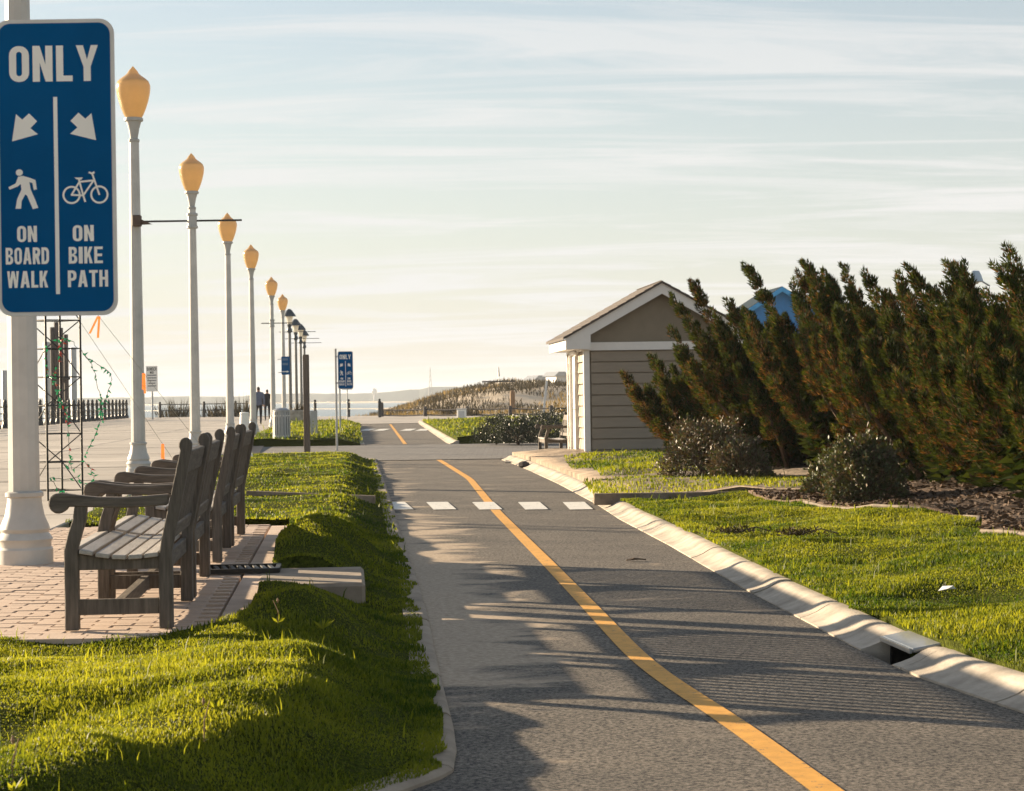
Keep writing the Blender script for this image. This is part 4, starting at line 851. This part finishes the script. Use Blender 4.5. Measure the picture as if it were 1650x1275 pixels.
for k, (x, y, r, h, lab) in enumerate(((800, 713, .55, .66, 'round hedge shrub beside the far patch of lawn'), (835, 714, .7, .72, 'round hedge shrub second from the far lawn'), (868, 712, .75, .75, 'round hedge shrub nearest the wooden bench by the shed'), (900, 706, .8, .8, 'round hedge shrub half hidden behind the shed bench'))):
    shrub(tuple(P(x, y, -.1)), r, h, 6500, [M_leafd, M_leafd], lab, 20 + k, grp='round hedge shrubs beyond the crossing')

# ------------------------------------------------------------------ lattice mast with light strings
q = P(91, 806, 0); TW = empty('lattice_mast', tuple(q)); kx = q.y / F_PX
legs = [(-41 * kx, 0), (-6 * kx, -.24), (42 * kx, 0), (2 * kx, .24)]; TH = 4.2
for x, y in legs: MB().tube([(x, y, 0), (x, y, TH)], .0135, 6).build('leg', M_black, TW)
nr = 13; st = TH / nr
for k in range(nr):
    z = st * (k + .35)
    for i in range(4):
        a, b = legs[i], legs[(i + 1) % 4]; MB().tube([(*a, z), (*b, z)], .007, 5).build('rung', M_black, TW)
    i = k % 2
    for j in (0, 2):
        a, b = legs[(i + j) % 4], legs[(i + j + 1) % 4]
        if k < nr - 1: MB().tube([(*a, z), (*b, z + st)], .007, 5).build('diagonal', M_black, TW)
tag(TW, 'black square lattice mast standing on the boardwalk behind the lamp post', 'mast')
def light_string(px, lab, dd=0, nb=1.0, red=.15, seed=1):
    r_ = random.Random(seed); pts = [PD(x, y, q.y + dd + r_.uniform(-.1, .1)) for x, y in px]; S = empty('light_string', tuple(pts[-1])); o_ = pts[-1]; dense = []
    for i in range(len(pts) - 1):
        n_ = max(2, int((pts[i + 1] - pts[i]).length / .03))
        dense += [pts[i].lerp(pts[i + 1], t / n_) - o_ + Vector((r_.uniform(-.008, .008),) * 3) for t in range(n_)]
    MB().tube(dense, .0035, 4).build('cable', M_wire, S); mg, mr = MB(), MB()
    for i, p in enumerate(dense):
        if r_.random() > .55 * nb: continue
        m_ = mr if r_.random() < red else mg; dv = Vector((r_.uniform(-1, 1), r_.uniform(-1, 1), r_.uniform(-1, .6))).normalized(); s_ = dv.orthogonal().normalized(); t_ = dv.cross(s_); e = .0135
        b_ = p + dv * .008; m_.add([b_ + s_ * e, b_ + t_ * e, b_ - s_ * e, b_ - t_ * e, b_ + dv * .05, b_ - dv * .006], [(0, 1, 4), (1, 2, 4), (2, 3, 4), (3, 0, 4), (1, 0, 5), (2, 1, 5), (3, 2, 5), (0, 3, 5)])
    struct(mg.build('green_bulbs', M_bulb_g, S), 'stuff')
    if mr.f: struct(mr.build('red_bulbs', M_bulb_r, S), 'stuff')
    return tag(S, lab, 'light string', 'strings of green bulbs hung on the lattice mast')
light_string([(98, 545), (118, 552), (140, 576), (160, 588), (176, 598), (180, 612), (174, 632), (166, 655), (161, 680), (152, 706), (141, 726), (136, 738)], 'green light string bulging in a wide loop away from the mast', -.2, .8, .05, 1)
light_string([(136, 572), (148, 588), (155, 612), (162, 636), (163, 660), (165, 684)], 'short green light string hanging inside the wide loop', -.1, .9, .05, 2)
light_string([(76, 560), (75, 580), (77, 604), (87, 618), (93, 638), (98, 650), (106, 664), (110, 690), (110, 720), (113, 742), (108, 758)], 'green light string winding down through the middle of the mast', -.35, 1.2, .2, 3)
light_string([(92, 548), (98, 556), (103, 545), (97, 566), (90, 600), (92, 640), (95, 655), (105, 648), (112, 645)], 'tangled red and green light string bunched high on the mast', -.4, 1.3, .5, 4)
light_string([(113, 742), (116, 758), (124, 752), (136, 744), (145, 752), (152, 772), (138, 784), (124, 770), (104, 772), (80, 770), (92, 786), (112, 798)], 'green light string straggling round the foot of the mast', -.3, 1.1, .15, 5)
# guy wires with flagging ribbon
for i, (g_, t_, rib, lab) in enumerate(((P(300, 772, 0), PD(91, 462, 23), (715,), 'thin guy wire with an orange ribbon low down from the mast to the boardwalk'), (P(366, 772, 0), PD(118, 458, 23), (508, 601), 'thin guy wire with two orange ribbons passing in front of the lamp column'))):
    S = empty('guy_wire', tuple(g_)); t_ = t_ - g_
    MB().tube([(0, 0, 0), tuple(t_)], .003, 4).build('wire', M_greymetal, S); MB().tube([(0, 0, -.05), (0, 0, .12)], .012, 6).build('stake', M_black, S)
    for py in rib:
        best = min(np.linspace(0, 1, 400), key=lambda f_: abs((CAM_Z - (g_.z + t_.z * f_)) / (g_.y + t_.y * f_) * F_PX + 648 - py)); b_ = t_ * float(best); m_ = MB(); w_ = .012
        for s_ in (-1, 1):
            pts_ = [b_ + Vector((s_ * (.005 + (.008 * k if py < 560 else .001 * k)) - .012 * k * (py < 560), .012 * s_, -.05 * k * (1 if s_ > 0 else .8))) for k in range(6)]
            V = []
            for p in pts_: V += [p + Vector((-w_, 0, 0)), p + Vector((w_, .01, 0))]
            m_.add(V, [(2 * k, 2 * k + 1, 2 * k + 3, 2 * k + 2) for k in range(5)])
        m_.build('ribbon', M_orange, S)
    tag(S, lab, 'guy wire')

# ------------------------------------------------------------------ sea railing of heavy balusters, piles, far fences
RL = empty('balustrade', (0, 0, 0)); bal = MB().lathe([(.17, 0), (.17, .16), (.12, .24), (.10, .5), (.13, .62), (.10, .72), (.095, .95), (.12, 1.02), (.12, 1.1), (.07, 1.16), (.09, 1.24), (.06, 1.33), (.02, 1.36)], 10).build('baluster', M_darkmetal, RL, smooth=True)
bx_ = lambda d: -15.6 - .081 * d; bal_me = bal.data; k = 0
for d in np.arange(70, 146, 2.15):
    o = bal if k == 0 else link('baluster', bal_me, RL); o.location = (bx_(d), d, -.02); k += 1
for z in (.36, .68, .98): MB().bar((bx_(69.5), 69.5, z), (bx_(146.3), 146.3, z), .05, .05).build('rail', M_darkmetal, RL)
tag(RL, 'dark iron balustrade with turned balusters along the sea side of the boardwalk', 'railing')
def pile(x, top, d, w, mat, name, lab, cat, parent=None):
    p = PD(x, top, d); o = MB().lathe([(w, -3.0), (w * .95, p.z - .06), (w * .75, p.z)], 12).build(name, mat, parent, smooth=True, loc=(p.x, p.y, 0)); return tag(o, lab, cat) if lab else o
q_ = PD(96, 525, 128); PC = empty('pile_cluster', (q_.x, q_.y, -2.4))
for dx, tp, r_ in ((-.42, .0, .16), (-.16, .32, .17), (.1, -.05, .17), (.36, -.45, .16), (-.02, -.6, .2)):
    MB().lathe([(r_, 0), (r_ * .92, q_.z + 2.4 + tp - .1), (r_ * .7, q_.z + 2.4 + tp - .25)], 9).build('pile', M_deck, PC, loc=(dx, -.2 + .25 * (dx > .2), 0))
for z in (3.2, 5.0): MB().lathe([(.68, z), (.7, z + .06), (.68, z + .12)], 14).build('band', M_black, PC)
tag(PC, 'cluster of dark timber piles standing beyond the balustrade behind the mast', 'piles')
pile(75, 551, 126, .22, M_lampmetal, 'concrete_column', 'pale concrete column between the lamp post and the dark pile cluster', 'column')
pile(118, 560, 126, .2, M_lampmetal, 'concrete_column', 'pale concrete column on the open side of the dark pile cluster', 'column')
pile(7, 597, 126, .18, M_lampmetal, 'concrete_column', 'shorter pale column beyond the balustrade left of the lamp base', 'column')
COL.objects['concrete_column.002']['label'] = 'shorter pale column standing alone beyond the balustrade'
FE = empty('pipe_fence', (0, 0, 0)); e0 = P(228, 673, 0)
xs = [P(x, y, 0) for x, y in ((228, 673), (258, 673.2), (329, 672.5), (380, 671.5), (398, 671), (440, 671), (508, 671), (562, 671), (612, 671.5))]
for p in xs: MB().lathe([(.1, 0), (.1, 1.0), (.07, 1.05), (.09, 1.12), (.03, 1.18)], 8).build('post', M_darkmetal, FE, loc=tuple(p - Vector((0, 0, .05))))
for a, b in zip(xs, xs[1:]):
    for z in (.93, .5): MB().bar(a + Vector((0, 0, z)), b + Vector((0, 0, z)), .06).build('rail', M_darkmetal, FE)
tag(FE, 'dark pipe fence closing the far end of the boardwalk above the water', 'fence')
FW = empty('post_and_rail_fence', (0, 0, 0)); ws = [P(x, y, ZP) for x, y in ((615, 672), (685, 671.5), (753, 671), (822, 670.5), (888, 670), (950, 669))]
for k, p in enumerate(ws): MB().lathe([(.15, -.2), (.14, .62 if k else .95), (.1, .68 if k else 1.02), (.02, .7 if k else 1.05)], 9).build('post', M_deck, FW, loc=tuple(p))
for a, b in zip(ws, ws[1:]):
    for z in (.5, .12): MB().tube([a + Vector((0, 0, z)), (a + b) / 2 + Vector((0, 0, z - .05)), b + Vector((0, 0, z))], .055, 6).build('rail', M_deck, FW)
tag(FW, 'low timber post and rail fence at the foot of the dune', 'fence')

# dune with grass, deck, beach houses
def z_dune(x, y):
    cx = (x + 4) / 26; s = np.clip((x + 14.5 + (y - 195) * .06) / 14, 0, 1); s = s * s * (3 - 2 * s)
    r = np.clip((y - 158) / 34, 0, 1); r = r * r * (3 - 2 * r)
    return -.6 + s * r * (2.6 + .7 * vnoise(x, y, 11, 31) + .4 * vnoise(x, y, 4, 32)) - 3.0 * np.clip((y - 230) / 120, 0, 1) * (1 - .6 * np.clip(x / 40, 0, 1)) - 1.5 * np.clip((-12 - x) / 6, 0, 1)
dx_ = np.arange(-24, 90, 1.5); dy_ = np.arange(157, 330, 2.5); DX, DY = np.meshgrid(dx_, dy_); nx = len(dx_)
me = bpy.data.meshes.new('dune'); me.from_pydata(np.c_[DX.ravel(), DY.ravel(), z_dune(DX, DY).ravel()].tolist(), [], [(r * nx + c, r * nx + c + 1, (r + 1) * nx + c + 1, (r + 1) * nx + c) for r in range(len(dy_) - 1) for c in range(nx - 1)])
me.materials.append(M_sand); me.polygons.foreach_set('use_smooth', [True] * len(me.polygons)); struct(link('dune', me))
rng = np.random.default_rng(5); n = 60000; x = rng.uniform(-14, 40, n); y = rng.uniform(158, 250, n)
keep = (vnoise(x, y, 6, 41) + .5 * vnoise(x, y, 2.2, 42) > -.12); x, y = x[keep], y[keep]; n = len(x)
U = rng.normal(0, .35, (n, 3)); U[:, 2] = 1; U /= np.linalg.norm(U, axis=1)[:, None]
V, Fc = leaf_tris(np.c_[x, y, z_dune(x, y) - .03], U, rng.uniform(.25, .75, n), rng.uniform(.02, .05, n)); dark = vnoise(x, y, 7, 43) > -.25
o = struct(np_mesh('dune_grass', V, Fc, [M_dune, M_marsh], None, np.repeat(rng.uniform(0, 1, n), 4), np.repeat(dark.astype(int), 2)), 'stuff'); o['label'] = 'dry grass and scrub covering the dune'; o['category'] = 'grass'
def on_dune(x, y, d): q = PD(x, y, d); return Vector((q.x, d, float(z_dune(q.x, d))))
q = PD(812, 622, 196); DK = empty('dune_deck', (q.x, q.y, float(z_dune(q.x, q.y)))); h_ = q.z - float(z_dune(q.x, q.y)); k_ = 196 / F_PX
MB().box((0, 0, h_ - .1), (74 * k_, 3, .25)).build('deck_floor', M_deck, DK); MB().box((-8 * k_, -1.4, h_ + .42), (54 * k_, .1, .14)).build('handrail', M_deck, DK)
for i in range(9): MB().box(((-36 + 9 * i) * k_, -1.3, h_ / 2 - .4), (.16, .16, h_ + 1.0)).build('deck_post', M_deck, DK)
tag(DK, 'dark timber deck with handrail on top of the dune', 'deck')
def beach_house(x, y, d, w, hh, roofh, lab):
    q = PD(x, y, d); g = float(z_dune(q.x, min(d, 329))); S = empty('beach_house', (q.x, d, g - .5), R(20)); t = q.z - g + .5
    MB().prism([(-w / 2, 0), (w / 2, 0), (w / 2, t - roofh), (-w / 2, t - roofh)], 0, 4).build('wall', M_wash, S)
    MB().prism([(-w / 2 - .4, t - roofh), (w / 2 + .4, t - roofh), (w * .2, t), (-w * .35, t)], -.4, 4.4).build('roof', M_greymetal, S)
    for s in (-.25, .25): MB().box((s * w, -.03, (t - roofh) * .62), (.8, .06, .8)).build('window', M_black, S)
    tag(S, lab, 'house')
beach_house(876, 605, 300, 2.6, 3, .7, 'pale beach house with grey roof beyond the dune deck'); beach_house(905, 599, 280, 1.6, 3, .6, 'small beach hut on the dune behind the shed corner')
for x, y0, y1, lab in ((803, 612, 591, 'thin flagpole on the dune above the deck'),):
    q = PD(x, y1, 200); S = empty('flagpole', (q.x, q.y, float(z_dune(q.x, q.y)) - .1)); hh = q.z - S.location.z
    MB().tube([(0, 0, 0), (0, 0, hh)], [.05, .025], 6).build('pole', M_greymetal, S); MB().prism([(0, hh - 1.0), (.12, hh - .9), (.06, hh - .05), (0, hh - .02)], -.02, .02).build('flag', M_cloth_dark, S); tag(S, lab, 'flagpole')
a, b = PD(874, 668, 150), PD(881, 613, 150); tag(MB().bar(a - Vector((0, 0, .5)), b, .22, .16).build('leaning_post', M_wash), 'pale leaning post rising from the scrub by the shed', 'post')
a, b = PD(826, 660, 165), PD(827, 632, 165); tag(MB().lathe([(.22, 0), (.2, b.z - a.z + .6), (.12, b.z - a.z + .75)], 8).build('sand_post', M_dry, loc=(a.x, a.y, a.z - .6)), 'short sandy-coloured post standing on the dune slope', 'post')
# white cabinet
q = P(744, 676, -.1); CB = empty('utility_cabinet', tuple(q)); k_ = q.y / F_PX
MB().box((0, 0, .27), (15 * k_, .4, .58)).build('body', M_signwhite, CB, bevel=.03); MB().box((0, -.215, .27), (9 * k_, .02, .4)).build('door', M_wash, CB); MB().box((0, 0, .58), (16.5 * k_, .46, .05)).build('lid', M_wash, CB)
tag(CB, 'small white utility cabinet on the far patch of lawn', 'cabinet')
# spiky plants and marsh scrub
def spiky(loc, h, r, n, lab, seed, mat=M_marsh):
    global rng; rng = np.random.default_rng(seed); S = empty('spiky_plant', loc); a = rng.uniform(0, 6.283, n); U = np.c_[np.cos(a) * rng.uniform(.05, .6, n), np.sin(a) * rng.uniform(.05, .6, n), np.ones(n)]; U /= np.linalg.norm(U, axis=1)[:, None]
    C = np.c_[np.cos(a) * r * rng.uniform(0, 1, n), np.sin(a) * r * .5 * rng.uniform(0, 1, n), np.full(n, -.05)]; V, Fc = leaf_tris(C, U, h * rng.uniform(.35, 1, n), rng.uniform(.015, .035, n))
    np_mesh('foliage', V, Fc, mat, S, np.repeat(rng.uniform(0, 1, n), 4)); MB().tube([(0, 0, -.1), (0, 0, h * .4)], .03, 5).build('stem', M_bark, S); return tag(S, lab, 'plant')
spiky(tuple(P(721, 671, ZP)), 1.5, .5, 90, 'dark spiky clump growing at the dune fence beside the cabinet', 61); spiky(tuple(P(762, 671, ZP)), .9, .7, 90, 'low brown clump behind the white cabinet', 62)
for k, (x, h, lab) in enumerate(((272, 1.2, 'dark marsh bush just past the danger board'), (287, 1.7, 'tall twiggy marsh bush at the pipe fence past the danger board'), (345, 1.2, 'marsh bush between the pipe fence posts behind the crossarm lamp'), (357, 1.4, 'marsh bush close to the column past the crossarm lamp'), (384, 1.9, 'tall marsh bush seen between the two middle lamp columns'))):
    p_ = P(x, 672, 0); spiky((p_.x, p_.y + 1.2, -.3), h + .4, 1.1, 170, lab, 70 + k)

# bits and pieces along the walk
q = P(454, 708, 0); BN = empty('litter_bin', tuple(q)); k_ = q.y / F_PX; w_ = 13.5 * k_; h_ = 44 * k_
MB().lathe([(w_ * .93, 0), (w_ * .93, h_), (w_ * .85, h_)], 20).build('liner', M_wash, BN)
for k in range(18):
    a = 2 * math.pi * k / 18; MB().box((w_ * math.cos(a), w_ * math.sin(a), h_ / 2), (.025, .05, h_), Matrix.Rotation(a, 3, 'Z').to_4x4()).build('slat', M_greymetal, BN)
for z in (.12 * h_, .86 * h_): MB().lathe([(w_ * 1.05, z - .015), (w_ * 1.06, z), (w_ * 1.05, z + .015)], 20).build('hoop', M_signwhite, BN)
MB().lathe([(w_ * 1.02, h_), (w_ * 1.04, h_ + .05), (w_ * .7, h_ + .1), (w_ * .3, h_ + .12)], 20).build('rim', M_greymetal, BN)
tag(BN, 'round grey slatted litter bin at the edge of the boardwalk', 'bin')
q = P(394, 708, 0); q.x = PD(394, 680, 40).x; q.y = 40; BO = empty('bollard', (q.x, q.y, 0))
MB().lathe([(.15, -.05), (.15, .06), (.13, .1), (.085, .84)], 16).build('shaft', M_signwhite, BO, smooth=True); MB().lathe([(.088, .835), (.092, .85), (.085, .875), (.03, .885)], 16).build('cap', M_signwhite, BO, smooth=True)
tag(BO, 'white tapered bollard on the boardwalk behind the end bench', 'bollard')
q = P(495, 724, -.05); k_ = q.y / F_PX; TP = empty('timber_post', tuple(q), R(-28)); h_ = 151 * k_
MB().box((0, 0, h_ / 2 - .1), (.115, .115, h_ + .2)).build('shaft', M_post, TP, bevel=.008); MB().box((0, 0, h_ + .01), (.1, .1, .025)).build('cap', M_post, TP); MB().lathe([(.02, 0), (.025, .015), (.01, .03)], 8).build('bolt', M_greymetal, TP, loc=(-.062, -.02, h_ * .85))
tag(TP, 'tall square timber post standing at the grass edge by the crossing', 'post')
q = P(506, 706, 0); k_ = q.y / F_PX; PP = empty('perforated_panel', tuple(q)); h_ = 44 * k_
m = MB(); m.flat([[(-.1, 0), (.1, 0), (.1, h_), (-.1, h_)]] + [[(-.02 + .018 * math.cos(a * .785), h_ * (.22 + .13 * j) + .018 * math.sin(a * .785)) for a in range(8)] for j in range(5)], -.02); m.build('plate', M_lampmetal, PP)
MB().box((.085, .02, h_ / 2), (.03, .07, h_)).build('flange', M_lampmetal, PP); MB().box((-.085, .02, h_ / 2), (.03, .07, h_)).build('flange', M_lampmetal, PP)
tag(PP, 'short grey perforated steel post behind the timber post', 'post')
# planter behind the far lamps
q = P(480, 684, 0); PL = empty('planter', tuple(q)); MB().box((0, 0, .3), (.9, .9, .7)).build('box', M_concrete, PL, bevel=.03); sp_ = spiky((0, 0, .6), .55, .4, 60, 'x', 81); 
for c_ in list(sp_.children): c_.parent = PL; c_.location = (0, 0, .6)
bpy.data.objects.remove(sp_); tag(PL, 'square planter with a dark plant among the far lamp columns', 'planter')

# people: skinned bodies walking away, with a jacket or shirt coloured by height
def person(px, py, hpx, lab, jacket, stride, seed):
    q = P(px, py, 0); k_ = q.y / F_PX; H = hpx * k_; s = H / 1.75
    J = {'pelvis': (0, 0, .95), 'waist': (0, 0, 1.1), 'chest': (0, .01, 1.32), 'neck': (0, .02, 1.47), 'head0': (0, .03, 1.55), 'head1': (0, .03, 1.65), 'head2': (0, .02, 1.71),
         'lh': (-.1, 0, .9), 'lk': (-.11, .10 * stride, .5), 'la': (-.11, .02 * stride + .05, .09), 'lt': (-.12, .17 * stride, .04), 'rh': (.1, 0, .9), 'rk': (.1, -.02, .5), 'ra': (.1, -.26 * stride, .14), 'rt': (.1, -.14 * stride, .04),
         'ls': (-.19, .01, 1.4), 'le': (-.25, -.05, 1.13), 'lw': (-.25, .06, .9), 'lf': (-.245, .09, .8), 'rs': (.19, .01, 1.4), 're': (.25, -.06, 1.13), 'rw': (.25, .02, .9), 'rf': (.245, .05, .8)}
    E = [('pelvis', 'waist'), ('waist', 'chest'), ('chest', 'neck'), ('neck', 'head0'), ('head0', 'head1'), ('head1', 'head2'), ('pelvis', 'lh'), ('lh', 'lk'), ('lk', 'la'), ('la', 'lt'), ('pelvis', 'rh'), ('rh', 'rk'), ('rk', 'ra'), ('ra', 'rt'), ('chest', 'ls'), ('ls', 'le'), ('le', 'lw'), ('lw', 'lf'), ('chest', 'rs'), ('rs', 're'), ('re', 'rw'), ('rw', 'rf')]
    rad = {'pelvis': (.16, .11), 'waist': (.15, .105), 'chest': (.17, .11), 'neck': (.055, .055), 'head0': (.075, .085), 'head1': (.078, .095), 'head2': (.055, .065), 'lh': (.09, .09), 'rh': (.09, .09), 'lk': (.062, .065), 'rk': (.062, .065), 'la': (.042, .045), 'ra': (.042, .045), 'lt': (.04, .03), 'rt': (.04, .03), 'ls': (.075, .075), 'rs': (.075, .075), 'le': (.052, .052), 're': (.052, .052), 'lw': (.036, .036), 'rw': (.036, .036), 'lf': (.03, .04), 'rf': (.03, .04)}
    names = list(J); me = bpy.data.meshes.new('person_skeleton'); me.from_pydata([Vector(J[n_]) * s for n_ in names], [(names.index(a), names.index(b)) for a, b in E], [])
    o = bpy.data.objects.new('person_skeleton', me); COL.objects.link(o); sk = o.modifiers.new('skin', 'SKIN'); o.modifiers.new('sub', 'SUBSURF').levels = 2; sk.use_smooth_shade = True
    for i, n_ in enumerate(names): me.skin_vertices[0].data[i].radius = tuple(v * s for v in rad[n_]); me.skin_vertices[0].data[i].use_root = n_ == 'pelvis'
    dg_ = bpy.context.evaluated_depsgraph_get(); dg_.update(); nm = bpy.data.meshes.new_from_object(o.evaluated_get(dg_)); bpy.data.objects.remove(o)
    nm.materials.clear()
    for m_ in (jacket, M_cloth_dark, M_skin, M_hair, M_black): nm.materials.append(m_)
    for p_ in nm.polygons:
        c = p_.center / s; p_.use_smooth = True
        p_.material_index = 3 if c.z > 1.57 and not (c.y > .1 and c.z < 1.66) else 2 if c.z > 1.49 else 2 if (abs(c.x) > .19 and c.z < .9) else 0 if c.z > .9 else 1 if c.z > .1 else 4
    b = bpy.data.objects.new('person', nm); COL.objects.link(b); b.location = (q.x, q.y, 0); b.rotation_euler = (0, 0, YAW); return tag(b, lab, 'person')
person(417, 685, 63, 'person in blue-grey top and black trousers walking away along the boardwalk', M_cloth_blue, 1, 1)
person(431, 678.5, 52, 'person in all-black clothes walking away beside someone in blue-grey', M_cloth_dark, -1, 2)

# far shore with masts and a water tower
V = []; xs_ = np.linspace(-1500, 300, 120); rng = np.random.default_rng(3); prof = 6 + 5 * np.abs(vnoise(xs_, xs_ * 0, 120, 51)) + 4 * np.abs(vnoise(xs_, xs_ * 0, 30, 52)) + 14 * np.clip((xs_ + 250) / 300, 0, 1)
m = MB()
for x, h_ in zip(xs_, prof): V += [(x, 3000 + .15 * abs(x), -4), (x, 3060 + .15 * abs(x), h_), (x, 3400 + .15 * abs(x), h_ * 1.1)]
m.add(V, [(3 * i + j, 3 * i + 3 + j, 3 * i + 4 + j, 3 * i + 1 + j) for i in range(len(xs_) - 1) for j in (0, 1)]); struct(m.build('far_shore', M_farland))
q = PD(603, 640, 2900); WT = empty('water_tower', (q.x, q.y, -2)); k_ = 2900 / F_PX
MB().lathe([(1.2, 0), (1.0, 9), (3.0, 11), (4.2, 14), (3.2, 17), (.3, 18.5)], 12).build('tank', M_wash, WT, smooth=True); tag(WT, 'far bulb-shaped water tower on the opposite shore', 'water tower')
MB().lathe([(1.6, -1), (1.6, 2)], 10).build('foot', M_concrete, WT)
q = PD(693, 591, 900); RM = empty('radio_mast', (q.x, q.y, -1)); hh = q.z + 1
for s in (-1, 1): MB().tube([(s * 1.0, 0, 0), (0, 0, hh)], [.18, .06], 4).build('leg', M_greymetal, RM)
for k in range(7): MB().bar((-1.0 * (1 - k / 7.5), 0, hh * k / 7.5), (1.0 * (1 - (k + 1) / 7.5), 0, hh * (k + 1) / 7.5), .12).build('brace', M_greymetal, RM)
tag(RM, 'far thin radio mast rising beyond the dune crest', 'mast')

# ------------------------------------------------------------------ small things on the ground
def zl(x, y): return float(z_left(x, y))
def weed(px, py, h, lab, kind, seed):
    global rng; rng = np.random.default_rng(seed); r_ = random.Random(seed); q = P(px, py, 0)
    for _ in range(5): q = P(px, py, zl(q.x, q.y))
    S = empty('weed', tuple(q - Vector((0, 0, .01))))
    if kind == 'stalk':
        for k in range(r_.choice((1, 1, 2))): MB().tube([(0, 0, 0), (r_.uniform(-.01, .01) + .01 * k, 0, h * .5), (r_.uniform(-.03, .03), .01, h)], [.0028, .0024, .0018], 5).build('stalk', M_dry, S)
        MB().lathe([(.001, -.012), (.006, 0), (.002, .012)], 6).build('seed_head', M_dry, S, loc=(0, .0, h * .98))
    n_ = 16 if kind == 'leafy' else 7; a = rng.uniform(0, 6.283, n_); U = np.c_[np.cos(a) * .8, np.sin(a) * .8, rng.uniform(.3, 1.4, n_)]; U /= np.linalg.norm(U, axis=1)[:, None]
    V, Fc = leaf_tris(np.zeros((n_, 3)), U, rng.uniform(.03, .07, n_) * (1.0 if kind == 'leafy' else .7), rng.uniform(.003, .0065, n_)); np_mesh('leaf_rosette', V, Fc, M_grass, S, np.repeat(rng.uniform(.6, 1, n_), 4)); return tag(S, lab, 'weed')
weed(329, 1190, .13, 'upright brown weed stalk alone in the near lawn', 'stalk', 1); weed(440, 1190, .11, 'ragged dry weed beside the lone stalk', 'stalk', 2); weed(448, 1000, .1, 'dry weed stalks beside the concrete block', 'stalk', 3); weed(22, 1270, .14, 'bent dry weed stems at the frame-side edge of the near lawn', 'stalk', 4)
COL.objects['weed.003']['label'] = 'bent dry weed stems in the lawn below the large blue sign'
for k, (x, y, lab) in enumerate(((90, 1140, 'leafy weed in the lawn in front of the near bench leg'), (140, 1150, 'leafy weed tuft next to the bench-side weed'), (350, 1140, 'broad leafy weed above the lone stalk'), (520, 1010, 'leafy weed in front of the concrete block face'), (540, 1160, 'leafy weed near the path-side slope of the lawn'))): weed(x, y, .1, lab, 'leafy', 30 + k)
def clump(px, py, lab, seed):
    q = Vector(at_ground(px, py)); S = empty('dry_clump', tuple(q)); global rng; rng = np.random.default_rng(seed); n_ = 260; C = rng.normal(0, 1, (n_, 3)) * np.array([.09, .06, .02]); C[:, 2] = np.abs(C[:, 2]); U = rng.normal(0, 1, (n_, 3)); U[:, 2] = np.abs(U[:, 2]) + .2; U /= np.linalg.norm(U, axis=1)[:, None]
    V, Fc = leaf_tris(C, U, rng.uniform(.02, .07, n_), rng.uniform(.003, .007, n_)); np_mesh('foliage', V, Fc, M_marsh, S, np.repeat(rng.uniform(0, 1, n_), 4)); MB().tube([(0, 0, .01), (.18, .02, .05), (.3, .0, .015)], .005, 5).build('twig', M_bark, S); return tag(S, lab, 'clump')
clump(1284, 864, 'dark fallen juniper sprig with a twig lying on the sunlit lawn', 91); clump(1182, 860, 'small dark fallen sprig on the lawn near the kerb', 92)
q = P(1022, 905, ZP); S = empty('fallen_twig', tuple(q + Vector((0, 0, .01)))); MB().tube([(-.06, 0, 0), (0, .02, .012), (.09, 0, .004)], .006, 5).build('stick', M_bark, S); MB().prism([(-.05, 0), (0, .02), (.03, .004)], -.02, .02).build('leaf', M_bark, S); tag(S, 'dark twig lying on the asphalt of the bike path', 'twig')
q = Vector(at_ground(1526, 955)); m = MB(); m.add([(-.05, 0, .01), (.0, -.03, .025), (.05, .0, .02), (.02, .04, .012), (-.02, .02, .035), (.03, -.02, .04)], [(0, 1, 4), (1, 2, 5), (4, 1, 5), (2, 3, 5), (3, 4, 5), (0, 4, 3)]); tag(m.build('paper_scrap', M_paper, loc=tuple(q)), 'crumpled white paper scrap on the sunlit lawn', 'litter')
q = P(844, 754, ZP); tag(MB().lathe([(.05, 0), (.11, .03), (.1, .09), (.03, .12)], 7).build('stone', M_deck, loc=tuple(q)), 'dark stone lying on the bike path by the far kerb', 'stone')

# ------------------------------------------------------------------ sea air
hm = bpy.data.materials.new('sea_haze'); hm.use_nodes = True; N = hm.node_tree.nodes; N.remove(N['Principled BSDF']); pv = N.new('ShaderNodeVolumePrincipled')
pv.inputs['Color'].default_value = (.86, .93, 1.0, 1); pv.inputs['Density'].default_value = .0002; pv.inputs['Anisotropy'].default_value = 0; hm.node_tree.links.new(pv.outputs[0], N['Material Output'].inputs['Volume'])
struct(MB().box((-1500, 6850, 22), (15100, 14400, 56)).build('haze', hm), 'stuff')
